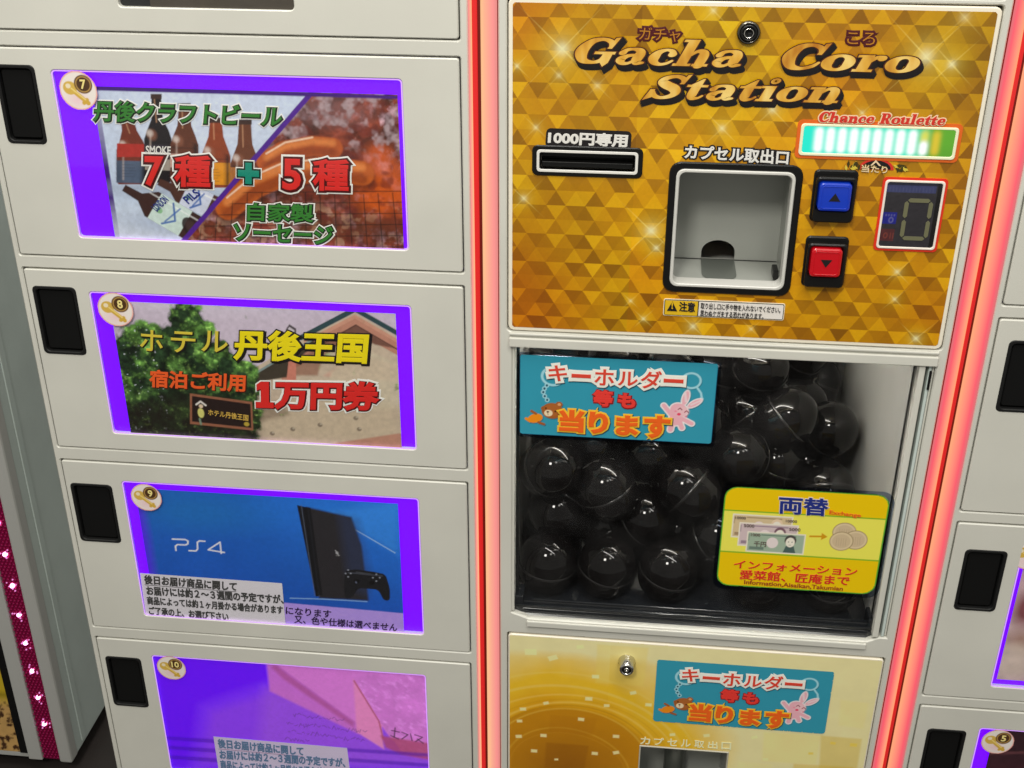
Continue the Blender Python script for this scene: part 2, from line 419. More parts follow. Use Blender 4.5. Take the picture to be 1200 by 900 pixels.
# ------------------------------------------------------------------ materials
CAB = mat('ivory_enamel', lin=(0.665, 0.655, 0.592), rough=0.38, bump=0.06, bscale=900, var=0.05)
CABD = mat('grey_enamel', lin=(0.60, 0.68, 0.65), rough=0.45, bump=0.05, bscale=700, var=0.06)
DARK = mat('seam_black', lin=(0.008, 0.008, 0.008), rough=0.8)
BLK = mat('black_plastic', lin=(0.007, 0.007, 0.007), rough=0.32, bump=0.04, bscale=1500, spec=.3)
BLKM = mat('black_ink', lin=(0.012, 0.009, 0.010), rough=0.4)
WHT = mat('white_ink', lin=(0.80, 0.78, 0.74), rough=0.4)
ALU = mat('brushed_aluminium', lin=(0.55, 0.55, 0.53), rough=0.35, metal=0.9, bump=0.05, bscale=600)
CHR = mat('chrome', lin=(0.62, 0.60, 0.56), rough=0.14, metal=1.0)
VIO = mat('violet_light_panel', lin=(0.05, 0.0, 0.3), rough=0.5, emit=(0.165, 0.0, 1.0), estr=1.1)
RIMV = mat('violet_bloom_glow', lin=(.4, .3, .5), rough=.3, emit=(.62, .26, 1.0), estr=.85)  # glow that imitates the violet bloom around the lit windows
PAPER = print_mat('printed_paper', rough=0.4)
GLOSSP = print_mat('printed_gloss', rough=0.22, coat=0.25)
PANE = clear_mat('clear_acrylic', gloss=0.8); PANE2 = clear_mat('smudged_acrylic', gloss=0.9)

def ink(name, rgb, rough=0.4): return mat(name, rgb, rough)
GREEN_I = ink('green_ink', (48, 118, 42)); GREEN_D = ink('dark_green_ink', (14, 34, 16)); RED_I = ink('red_ink', (205, 38, 34)); RED_D = ink('dark_red_ink', (70, 8, 8))
TEAL_I = ink('teal_ink', (15, 130, 110)); YEL_I = ink('yellow_ink', (232, 205, 15)); ORG_I = ink('orange_ink', (225, 88, 34)); GOLD_I = ink('pale_gold_ink', (205, 185, 60))
NAVY_I = ink('navy_ink', (28, 42, 120)); GREY_I = ink('grey_ink', (62, 62, 62)); BGREY_I = ink('blue_grey_ink', (92, 122, 158)); CREAM_I = ink('cream_ink', (245, 235, 215))
GLOW = ink('white_halo_ink', (232, 224, 218))

# ------------------------------------------------------------------ setting
fl = MB(); fl.add([(-4, -4, 0), (4, -4, 0), (4, 4, 0), (-4, 4, 0)], [[0, 1, 2, 3]], mat('dark_vinyl_floor', lin=(0.035, 0.028, 0.026), rough=0.45, bump=0.1, bscale=120, var=0.15))
tag(fl.build('floor'), kind='structure')

# ------------------------------------------------------------------ lockers
def key_sticker(door, cxz, r, num, y):
    """round sticker: pale disc, gold key, brown number badge"""
    s = Sheet([(cxz[0] - r, cxz[1] + r), (cxz[0] + r, cxz[1] + r), (cxz[0] + r, cxz[1] - r), (cxz[0] - r, cxz[1] - r)], 56, 56, y, (215, 130, 120))
    c = np.array(cxz); w = True
    s.ell(c, r * .93, r * .93, (226, 214, 208), world=w, soft=r * .1)
    s.ell(c + r * np.array([-.1, -.45]), r * .4, r * .28, (222, 178, 190), .6, world=w, soft=r * .5)
    s.line([c + r * np.array([-.5, .18]), c + r * np.array([.42, -.62])], r * .24, (196, 158, 62), world=w)
    s.line([c + r * np.array([.20, -.62]), c + r * np.array([.38, -.46])], r * .2, (196, 158, 62), world=w)
    s.ell(c + r * np.array([-.42, .12]), r * .36, r * .34, (200, 165, 75), world=w)
    s.ell(c + r * np.array([-.5, .22]), r * .13, r * .12, (228, 210, 180), world=w)
    s.line([c + r * np.array([-.35, .1]), c + r * np.array([.3, -.45])], r * .07, (232, 208, 130), .8, world=w)
    b = c + r * np.array([.3, .32])
    s.ell(b, r * .47, r * .47, (96, 66, 36), world=w); s.ell(b, r * .40, r * .40, (176, 140, 76), world=w); s.ell(b, r * .35, r * .35, (74, 48, 28), world=w)
    keep = np.hypot(s.X - c[0], s.Z - c[1]) <= r
    o = s.build('number_sticker', door, keep, GLOSSP)
    mb = MB(); n = len(num); hw = r * (.13 if n == 1 else .24); hh = r * .22
    letters(mb, num, b + (-hw, hh), b + (hw, hh), b + (-hw, -hh), y - .0004, mat('gold_number_ink', (232, 205, 130)), 0.03, world=True)
    t = mb.build('number_sticker_digit', door)
    # one mesh: sticker with its number
    me = o.data; bm = bmesh.new(); bm.from_mesh(me); bm.from_mesh(t.data)
    k = len(me.polygons)
    bm.faces.ensure_lookup_table()
    for f in bm.faces[k:]: f.material_index = 1
    bm.to_mesh(me); bm.free(); me.materials.append(t.data.materials[0]); bpy.data.objects.remove(t)
    return o

def handle(door, r):
    x0, x1, z0, z1 = r; mb = MB()
    mb.plate(rect(x0, x1, z0, z1, .005), [rect(x0 + .0035, x1 - .0035, z0 + .0035, z1 - .0035, .004)], -.0012, .016, mat('handle_black', lin=(.008, .008, .008), rough=.55, spec=.3), .0008)
    mb.box(x0 + .002, x1 - .002, .0135, .016, z0 + .002, z1 - .002, mat('black_recess', lin=(.005, .005, .005), rough=.7, spec=.15))
    mb.plate(rect(x0 + .0045, x1 - .0045, z0 + .0050, z1 - .0045, .003), [], .0020, .014, mat('black_recess'), .0012)
    return mb.build('handle', door)

def locker(name, label, x0, x1, z0, z1, dx0, dx1, doors):
    """doors: (z0, z1, handle rect, window rect or None, lit)"""
    root = empty(name, ((x0 + x1) / 2, 0, 0)); tag(root, label, 'prize locker', None)
    inv = Matrix.Translation((-(x0 + x1) / 2, 0, 0))
    def put(o): o.matrix_parent_inverse = inv; return o
    g = .0013
    mb = MB(); mb.plate(rect(x0, x1, z0, z1, .002), [rect(dx0 - g, dx1 + g, d[0] - g, d[1] + g, .002) for d in doors], 0, .018, CAB, .0012)
    for a, b in ((x0, x0 + .002), (x1 - .002, x1)): mb.box(a, b, .018, .55, z0, z1, CAB)
    mb.box(x0, x1, .545, .55, z0, z1, CAB); mb.box(x0, x1, .018, .55, z1 - .002, z1, CAB)
    mb.box(x0 + .003, x1 - .003, .021, .024, z0, z1, DARK)
    put(mb.build('cabinet_frame', root))
    for d in doors:
        a, b, hr, wr, lit = d[:5]; dm = MB(); holes = []
        if hr: holes.append(rect(hr[0] + .001, hr[1] - .001, hr[2] + .001, hr[3] - .001, .004))
        if wr: holes.append(rect(*wr, .0035))
        dm.plate(rect(dx0, dx1, a, b, .0025), holes, -.0006, .0072, CAB, .0010)
        door = put(dm.build('door', root))
        if hr: handle(door, hr)
        if wr:
            lm = MB(); lm.box(wr[0] - .004, wr[1] + .004, .0048, .0068, wr[2] - .004, wr[3] + .004, VIO if lit else DARK); lm.build('light_panel', door)
            pm = MB(); pm.box(wr[0] + .0002, wr[1] - .0002, .0004, .0010, wr[2] + .0002, wr[3] - .0002, PANE); pm.build('window_pane', door)
            if lit: em = MB(); em.plate(rect(wr[0] + .0001, wr[1] - .0001, wr[2] + .0001, wr[3] - .0001, .0034), [rect(wr[0] + .0010, wr[1] - .0010, wr[2] + .0010, wr[3] - .0010, .0028)], .00005, .0003, RIMV); em.build('window_bloom', door)  # added glowing ring in place of the bloom round the window
        if len(d) > 5: key_sticker(door, d[5], d[6], d[7], -.0004)
    return root

H = 1.62
def vz(v): return H + v
def hrect(tr, bl): a, b = F(*tr), F(*bl); return (b[0], a[0], b[1], a[1])
DL, DR = -.5945, -.1569
WL, WR = -.5309, -.2082
hx = (-.5818, -.5405)
w6 = (F(139, 6.5)[0], F(345, 13.5)[0], F(240, 10)[1], F(240, 10)[1] + .16)
left_doors = [
    (vz(-.2113), vz(-.2113) + .2, (hx[0], hx[1], vz(-.075), vz(-.02)), w6, False),
    (vz(-.4273), vz(-.2277), hrect((40, 76), (10, 168)), (WL, WR, vz(-.4073), vz(-.247)), True, F(92, 106), .0182, '7'),
    (vz(-.6447), vz(-.4427), hrect((88.5, 336.5), (52.5, 414)), (WL, WR, vz(-.6249), vz(-.4645)), True, F(135.5, 362.5), .0187, '8'),
    (vz(-.8842), vz(-.6622), hrect((131, 568), (95, 633.5)), (WL, WR, vz(-.8638), vz(-.6844)), True, F(171.6, 582.7), .0175, '9'),
    (vz(-1.125), vz(-.9014), hrect((165, 771), (134, 826)), (WL, WR, vz(-1.102), vz(-.9221)), True, F(201, 782.5), .0178, '10')]
locker('prize_locker', 'white enamel locker with violet-lit prize windows numbered 7 to 10 and black recessed handles', -.6012, -.1487, .04, 1.86, DL, DR, left_doors)
RH = (.3522, .3945)
right_doors = [
    (1.183, 1.39, (RH[0], RH[1], 1.293, 1.37), (.4073, .73, 1.203, 1.37), True),
    (.9597, 1.1683, (RH[0], RH[1], 1.0728, 1.148), (.4073, .73, .979, 1.148), True),
    (.7218, .9451, (RH[0], RH[1], .8382, .9146), (.4078, .73, .7398, .9255), True, F(1207, 650), .0185, '4'),
    (.49, .7064, (RH[0], RH[1], .600, .6754), (.4073, .73, .512, .6805), True, F(1169, 869), .0178, '5')]
locker('prize_locker', 'white locker cut by the right edge of the photo, right of the red light strip', .3335, .786, .04, 1.86, .3403, .778, right_doors)

# ------------------------------------------------------------------ prize posters
PY = .0026
def backlit(name, k):
    m = print_mat(name, rough=.4); nt = m.node_tree; p = nt.nodes['Principled BSDF']
    at = [n for n in nt.nodes if n.type == 'ATTRIBUTE'][0]; nt.links.new(at.outputs['Color'], p.inputs['Emission Color']); p.inputs['Emission Strength'].default_value = k
    return m
FILM = backlit('backlit_print', .03); FILM2 = backlit('bright_backlit_print', .36)

# --- 7: bottled beer and sausages
def poster7():
    y = PY; x0, z1 = F(107, 101, y); x1 = F(466, 114, y)[0]; z0 = vz(-.4073) - .006
    s = Sheet([(x0, z1), (x1, z1), (x1, z0), (x0, z0)], 380, 200, y, (62, 18, 120))  # dark violet base stays as a border: edge shadow painted in
    n = vnoise(s.X, s.Z, 60, 3); ix0, iz1 = F(113.5, 105.5, y); ix1 = F(462, 114, y)[0]
    inner = [(ix0, iz1), (ix1, iz1), (ix1, z0), (ix0, z0)]
    s.poly(inner, (188, 202, 224), world=True)
    s.ell((230, 130), 130, 60, (205, 214, 236), .8, soft=.05); s.ell((150, 275), 90, 30, (206, 212, 224), .7, soft=.03)
    def bottle(bx, ytop, ysh, ybot, wn, wb, glass, label=None, lab=None, lean=0.0):
        w, n_ = wb / 2, wn / 2
        pts = [(bx - n_ + lean, ytop), (bx + n_ + lean, ytop), (bx + n_ * 1.25 + lean * .4, ysh - 17), (bx + w * .8, ysh - 4), (bx + w, ysh + 6), (bx + w, ybot - 3), (bx + w * .85, ybot), (bx - w * .85, ybot), (bx - w, ybot - 3), (bx - w, ysh + 6), (bx - w * .8, ysh - 4), (bx - n_ * 1.25 + lean * .4, ysh - 17)]
        s.poly(pts, glass); s.ell((bx, ysh + 7), w, 13, glass); s.ell((bx - w * .45, ysh + 1), w * .4, 7, (150, 96, 74), .55, soft=.003); s.line([(bx - w * .8, ysh + 9), (bx + w * .8, ysh + 10)], 1.2, (20, 14, 16), .5, soft=.002)
        if label: s.poly([(bx - w, label[0]), (bx + w, label[0] + 1), (bx + w, label[1] + 1), (bx - w, label[1])], lab)
        s.line([(bx - w * .55, ysh + 3), (bx - w * .55, ybot - 6)], 2.2, (225, 205, 195), .35, soft=.0015)
        s.line([(bx + w * .8, ysh + 5), (bx + w * .8, ybot - 4)], 2.5, (30, 18, 14), .5, soft=.0015)
        s.line([(bx - n_ * .4 + lean, ytop + 3), (bx - n_ * .3, ysh - 14)], 1.6, (225, 170, 130), .45, soft=.001)
        s.ell((bx - w * .6, ysh - 1), 4, 4, (235, 225, 220), .55, soft=.003)
        for sg, k in ((-1, .30), (1, .55)): s.poly([(bx + sg * w * .62, ysh + 4), (bx + sg * w, ysh + 6), (bx + sg * w, ybot - 2), (bx + sg * w * .62, ybot - 1)], (24, 18, 26), k, soft=.004)
        for k in range(5): s.line([(bx - w * .6, (ysh + ybot) / 2 + k * 3.4), (bx + w * (.1 + .1 * (k % 3)), (ysh + ybot) / 2 + k * 3.4 + .3)], 1.1, (40, 36, 44), .35)
        s.poly([(bx - n_ - 1 + lean, ytop - 3), (bx + n_ + 1 + lean, ytop - 3), (bx + n_ + 1 + lean, ytop + 3), (bx - n_ - 1 + lean, ytop + 3)], (60, 40, 36))
    s.ell((185, 222), 70, 10, (150, 160, 180), .6, soft=.01)
    bottle(154, 134, 170, 216, 14, 35, (110, 44, 28), (188, 214), (78, 92, 116), -6)
    s.poly([(137, 168), (170, 169), (171, 184), (137, 184)], (170, 44, 36))
    bottle(185, 113, 157, 214, 11, 32, (28, 22, 26), (169, 182), (48, 42, 52), -2)
    s.poly([(170, 186), (201, 187), (201, 200), (170, 199)], (150, 140, 130))
    bottle(216, 124, 164, 216, 13, 33, (96, 52, 36), (180, 196), (214, 170, 158))
    bottle(253, 141, 177, 220, 14, 34, (138, 62, 34), (190, 216), (216, 142, 34))
    s.ell((246, 214), 5, 4, (96, 150, 70), .9)
    bottle(287, 143, 186, 222, 14, 34, (104, 58, 38), (196, 220), (190, 120, 60))
    def lying(a, b, w, labc, glass):
        a, b = np.array(a, float), np.array(b, float); d = (b - a) / np.linalg.norm(b - a); n_ = np.array([-d[1], d[0]]); L = np.linalg.norm(b - a)
        def q(t, u): return tuple(a + d * L * t + n_ * u)
        s.poly([q(0, -4), q(.22, -5), q(.38, -w * .5), q(.96, -w * .5), q(1, -w * .35), q(1, w * .35), q(.96, w * .5), q(.38, w * .5), q(.22, 5), q(0, 4)], glass)
        s.poly([q(.42, -w * .5), q(.84, -w * .5), q(.84, w * .5), q(.42, w * .5)], labc)
        s.line([q(.3, -w * .32), q(.95, -w * .32)], 2, (245, 245, 245), .5, soft=.001)
        s.line([q(.60, -w * .4), q(.72, w * .1), q(.60, w * .42)], 2.6, (46, 92, 168), .9); s.line([q(.70, -w * .35), q(.62, w * .3)], 2.2, (46, 92, 168), .8)
        s.ell(q(.5, 2), 4, 4, (110, 170, 110), .8); return q
    s.ell((200, 262), 60, 14, (140, 155, 185), .5, soft=.012)
    lying((186, 213), (256, 246), 28, (200, 206, 226), (74, 44, 36)); lying((145, 220), (231, 270), 33, (198, 216, 210), (58, 34, 30)); s.ell((224, 267), 10, 15, (40, 24, 24), .95, rot=.5); s.ell((225, 267), 7, 11, (70, 50, 48), .8, rot=.5, soft=.002)
    # right of the violet divider: a grill
    tri = [(367, 104), (480, 104), (480, 300), (212, 300), (213, 284)]
    mk = s.pmask(tri); a = vnoise(s.X, s.Z, 45, 9, 5); b = vnoise(s.X, s.Z, 110, 4, 4)
    grill = srgb((138, 62, 42)) * (0.25 + 1.0 * a)[..., None] + srgb((165, 150, 165)) * (np.clip(b - .50, 0, 1) * np.clip(vnoise(s.X, s.Z, 28, 44, 3) - .3, 0, 1) * 9)[..., None]; grill *= (.45 + 1.1 * np.clip((vnoise(s.X, s.Z, 130, 45, 3) - .3) * 2, 0, 1))[..., None]
    s.mix(mk, grill)
    def region(c, rx, rz, rgb, a, soft):
        t = s.C.copy(); s.ell(c, rx, rz, rgb, a, soft=soft); s.C = t * (1 - mk[..., None]) + s.C * mk[..., None]
    region((448, 222), 34, 40, (214, 92, 18), .75, .02); region((445, 180), 16, 14, (210, 90, 24), .5, .01); region((330, 262), 90, 28, (92, 54, 36), .7, .02); region((385, 130), 45, 18, (130, 105, 110), .4, .015); s.mix(mk * np.clip((vnoise(s.X, s.Z, 90, 51, 3) - .5) * 6, 0, 1) * np.clip((s.Z - F(400, 175, y)[1]) / .02 + .5, 0, 1) * .75, (178, 158, 164)); s.mix(mk * np.clip((vnoise(s.X, s.Z, 80, 53, 3) - .53) * 7, 0, 1) * .6, (96, 30, 26)); s.mix(mk * np.clip((vnoise(s.X, s.Z, 120, 57, 3) - .55) * 8, 0, 1) * np.clip((F(400, 235, y)[1] - s.Z) / .01, 0, 1) * .45, (190, 150, 120))
    region((440, 268), 40, 18, (96, 50, 30), .6, .012); region((308, 262), 30, 14, (176, 70, 60), .4, .01)
    def sausage(pts, w, c1):
        t = s.C.copy()
        s.line([(p[0] + 2, p[1] + 6) for p in pts], w, (60, 24, 14), .6, soft=.005)
        s.line(pts, w, c1, 1, soft=.002); s.line([(p[0], p[1] + w * .22) for p in pts], w * .45, (120, 46, 18), .6, soft=.005)
        s.line([(p[0], p[1] - w * .22) for p in pts], w * .3, (222, 136, 70), .7, soft=.004); s.line([(p[0], p[1] - w * .4) for p in pts[:-1]], 1.8, (248, 226, 200), .8, soft=.0015)
        s.C = t * (1 - mk[..., None]) + s.C * mk[..., None]
    sausage([(312, 190), (334, 177), (366, 171), (390, 173)], 25, (178, 84, 36))
    sausage([(266, 244), (296, 219), (330, 204), (380, 198), (424, 203)], 31, (182, 88, 30))
    t = s.C.copy()
    for k in range(16):
        s.line([(222 + k * 17, 228 - (k % 3)), (215 + k * 18, 296)], 1.3, (30, 18, 14), .75)
    for k in range(6): s.line([(240, 226 + k * 13), (475, 224 + k * 13)], 1.3, (34, 20, 14), .7)
    low = s.pmask([(290, 222), (400, 214), (480, 200), (480, 300), (200, 300)], soft=.004) * mk
    s.C = t * (1 - low[..., None]) + s.C * low[..., None]
    s.line([(369, 104), (213.5, 284)], 6, (78, 30, 142))
    s.poly([(108, 99), (466, 112), (466, 116), (113, 106)], (62, 18, 120))  # upper border, the same painted edge shadow
    s.C *= .90; s.noise(300, 5, .25, 2)
    root = s.build('prize_poster', m=FILM); tag(root, 'poster of beer bottles and grilled sausages behind the window numbered 7', 'prize poster', 'prize posters in the lockers')
    mb = MB(); d = (.0007, -.0006); h = .035
    stack(mb, '丹後クラフトビール', (111.5, 118), (331.5, 125), (110.5, 141), y - .0004, [(GLOW, .13, (.0002, -.0003)), (GREEN_D, .075, (.0003, -.0003)), (GREEN_I, .025, (0, 0))])
    mb.build('title_lettering', root)
    mb = MB()
    for t, a, b, c in (('7', (171, 184), (190, 184.5), (170.5, 216)), ('種', (206, 182.5), (246, 183.5), (206, 217.5)), ('5', (333, 187), (352, 187.5), (332.5, 221)), ('種', (368, 187), (408, 188), (368, 222))):
        stack(mb, t, a, b, c, y - .0004, [(GLOW, .13, (.0002, -.0003)), (RED_D, .085, (.0003, -.0003)), (RED_I, .03, (0, 0))])
    stack(mb, '+', (281, 192), (302, 193), (281, 213), y - .0004, [(GLOW, .11, (0, 0)), (GREEN_D, .085, (0, 0)), (TEAL_I, .045, (0, 0))])
    mb.build('count_lettering', root)
    mb = MB(); L = [(GLOW, .13, (.0004, -.0004)), (GREEN_D, .075, (.0002, -.0002)), (GREEN_I, .025, (0, 0))]
    stack(mb, '自家製', (291, 238), (367, 240), (290.5, 258), y - .0004, L); stack(mb, 'ソーセージ', (275, 261), (390, 266), (275, 281), y - .0004, L)
    mb.build('caption_lettering', root)
    for t, a, b, c, k in (('SMOKE', (171, 171), (200, 172), (171, 180), WHT), ('LONDON', (177, 242), (191, 229), (184, 248), NAVY_I), ('PILS', (214, 232), (228, 221), (221, 239), NAVY_I)):
        mb = MB(); letters(mb, t, a, b, c, y - .0004, k, .03); mb.build('bottle_lettering', root)
poster7()

# --- 8: hotel
def poster8():
    y = PY; x0, z1 = F(128, 352.5, y); x1 = F(463.5, 367, y)[0]; z0 = vz(-.6249) - .006
    s = Sheet([(x0, z1), (x1, z1), (x1, z0), (x0, z0)], 370, 190, y, (204, 190, 208)); X, Z = s.X, s.Z
    s.ell((230, 350), 120, 20, (216, 206, 222), .7, soft=.02)
    # building
    s.poly([(300, 430), (365, 392), (416, 366), (480, 402), (480, 540), (280, 540)], (198, 180, 160))
    s.poly([(330, 420), (416, 371), (480, 410), (480, 424), (440, 402), (416, 392), (345, 432), (345, 450), (330, 450)], (190, 134, 114))
    s.poly([(372, 406), (417, 381), (462, 408), (440, 404), (417, 394), (392, 406)], (120, 82, 70), soft=.002); s.poly([(345, 425), (392, 394), (404, 396), (378, 420), (372, 440), (345, 440)], (150, 104, 84), .8, soft=.003)
    s.poly([(380, 440), (420, 414), (480, 432), (480, 446), (400, 446)], (212, 152, 134), .6, soft=.004)
    s.poly([(388, 436), (424, 408), (475, 430), (475, 480), (380, 480)], (204, 192, 168), .8, soft=.004)
    s.line([(352, 396), (416, 362.5), (470, 393)], 7, (48, 74, 80)); s.line([(358, 401), (416, 371), (470, 402)], 5, (206, 152, 130)); s.line([(376, 404), (417, 381), (470, 412)], 2, (96, 64, 56))
    s.poly([(296, 440), (365, 398), (372, 402), (340, 428), (336, 442), (300, 448)], (66, 58, 48), soft=.002)
    s.line([(300, 437), (366, 398)], 3, (132, 150, 150)); s.poly([(338, 424), (347, 422), (347, 446), (336, 446)], (206, 130, 112))
    s.poly([(335, 386), (339, 380), (347, 385), (347, 391), (335, 391)], (74, 66, 70), soft=.001); s.poly([(337, 386), (339, 383), (345, 387), (345, 391), (337, 391)], (200, 190, 200))
    n = vnoise(X, Z, 70, 21, 4); s.mix(s.pmask([(290, 478), (350, 466), (400, 470), (480, 476), (480, 540), (280, 540)], soft=.01) * .5, (196, 178, 150))
    s.poly([(388, 520), (466, 508), (480, 508), (480, 540), (380, 540)], (186, 132, 112), .9, soft=.002)
    s.poly([(286, 470), (330, 470), (340, 486), (280, 500)], (120, 98, 82), .6, soft=.006)
    for q in ((319, 508), (343, 503), (375, 498), (417, 490), (421, 503)):
        s.ell(q, 3.4, 3.2, (112, 96, 84), .8, soft=.001); s.ell((q[0] + 1, q[1] - 1), 1.6, 1.4, (196, 186, 166), .7)
    # trees
    e = vnoise(X, Z, 75, 31, 5); g = vnoise(X, Z, 190, 33, 4)
    crown = [(128, 400), (150, 386), (166, 378), (188, 384), (200, 368), (206, 357), (222, 354), (233, 362), (238, 376), (247, 380), (246, 398), (262, 402), (276, 420), (300, 432), (304, 470), (296, 540), (120, 540)]
    mk = np.clip((s.pmask(crown, soft=.016) - .5) * 4 + (e - .5) * 5 + .7, 0, 1)
    tree = srgb((30, 50, 28)) * (.25 + 1.3 * g)[..., None] + srgb((96, 142, 60)) * (np.clip(e - .47, 0, 1) * 3.4)[..., None] * np.clip((Z - F(200, 500, y)[1]) / .07, .1, 1)[..., None]
    tree = tree + srgb((190, 190, 205)) * (np.clip(vnoise(X, Z, 330, 41, 2) - .78, 0, 1) * 7 * (X < F(190, 440, y)[0]))[..., None]
    g2 = vnoise(X, Z, 330, 35, 3); g3 = vnoise(X, Z, 120, 36, 3)
    tree = tree * (.35 + 1.5 * np.clip((g3 - .3) * 2.2, 0, 1))[..., None] * (.55 + 1.1 * g2)[..., None] + srgb((150, 178, 96)) * (np.clip(g2 - .6, 0, 1) * np.clip(e - .42, 0, 1) * 12)[..., None]
    s.mix(mk, np.clip(tree, .004, 1)); s.mix(s.pmask([(150, 470), (220, 462), (300, 480), (306, 540), (130, 540)], soft=.02) * .7, (34, 26, 20))
    s.mix(s.pmask([(132, 506), (300, 512), (300, 540), (132, 540)], soft=.006) * .5 * (g > .5), (92, 84, 62))
    s.poly([(222.5, 461), (295.5, 471), (296.8, 504.5), (222.7, 496.7)], (150, 96, 72)); s.poly([(225, 464), (293.5, 473.5), (294.5, 501.5), (225, 494)], (38, 24, 22))
    s.ell((235.5, 484), 4.5, 7.5, (214, 208, 120)); s.ell((235.5, 476), 3, 3, (220, 196, 170)); s.line([(230, 474), (235, 470.5), (241, 475)], 2.6, (226, 220, 214)); s.line([(234, 491), (235.5, 497)], 3, (120, 140, 120))
    s.ell((289, 497), 3.8, 3.4, (186, 160, 60))
    s.C *= .84; s.noise(260, 7, .22, 2)
    root = s.build('prize_poster', m=FILM); tag(root, 'poster of a tree and a pink-gabled hotel behind the window numbered 8', 'prize poster', 'prize posters in the lockers')
    mb = MB(); yy = y - .0004
    for t, a, b, c in (('ホ', (165, 386), (191, 388), (164.5, 410)), ('テ', (201, 388), (229, 389.5), (200.5, 412)), ('ル', (237, 387), (267, 389), (236.5, 411))):
        stack(mb, t, a, b, c, yy, [(BLKM, .03, (.0007, -.0009)), (GOLD_I, .012, (0, 0))])
    stack(mb, '丹後王国', (276.5, 387), (431.5, 391.5), (275.5, 420), yy, [(BLKM, .085, (.0012, -.0014)), (BLKM, .075, (0, 0)), (YEL_I, .038, (0, 0))]); mb.build('title_lettering', root)
    mb = MB(); stack(mb, '宿泊ご利用', (176, 433.5), (287.5, 439), (176, 453), yy, [(RED_D, .05, (.0006, -.0008)), (ORG_I, .035, (0, 0))])
    mb.build('caption_lettering', root); mb = MB(); letters(mb, 'ホテル丹後王国', (244, 479.5), (291, 486.5), (244, 486.5), yy, mat('gold_small_ink', (196, 160, 70)), .02); mb.build('board_lettering', root)
    mb = MB(); L1 = [(GLOW, .13, (0, -.0003)), (RED_D, .075, (.0004, -.0006)), (RED_I, .045, (0, 0))]; 
    o1 = [F(*p, yy) for p in ((306, 447.2), (315, 447.4), (315.2, 471.5), (320.5, 471.7), (320.6, 477.6), (300.5, 477), (300.4, 471), (306.4, 471.2), (306.2, 455), (301.5, 456.5), (301.3, 450.5))]
    for k, (m_, e_, sh) in enumerate(((GLOW, .0019, (0, -.0003)), (RED_D, .0010, (.0004, -.0006)), (RED_I, .0004, (0, 0)))): mb.plate([(p[0] + sh[0], p[1] + sh[1]) for p in offset(o1, e_)], [], yy - k * .0004 - .0001, yy - k * .0004, m_)
    stack(mb, '万円券', (324, 446.5), (443, 448.5), (323.5, 477.5), yy, L1)
    mb.build('count_lettering', root)
poster8()

NOTE = ['後日お届け商品に関して', 'お届けには約２～３週間の予定ですが、', '商品によっては約１ヶ月掛かる場合があります', 'ご了承の上、お選び下さい']
def notice(root, tl, tr, br, bl, lines, y, ink_m, col):
    a, b, c, d = [F(*p, y) for p in (tl, tr, br, bl)]
    s = Sheet([a, b, c, d], 60, 24, y, col); s.noise(60, 3, .06); o = s.build('paper_notice', root, m=FILM)
    mb = MB()
    for t, p, q, r in lines: letters(mb, t, p, q, r, y - .0004, ink_m, .042)
    return o, mb

def fillet_px(pts, r):
    return [tuple(p) for p in fillet([(x, -y) for x, y in pts], r, 4)] and [(p[0], -p[1]) for p in fillet([(x, -y) for x, y in pts], r, 4)]

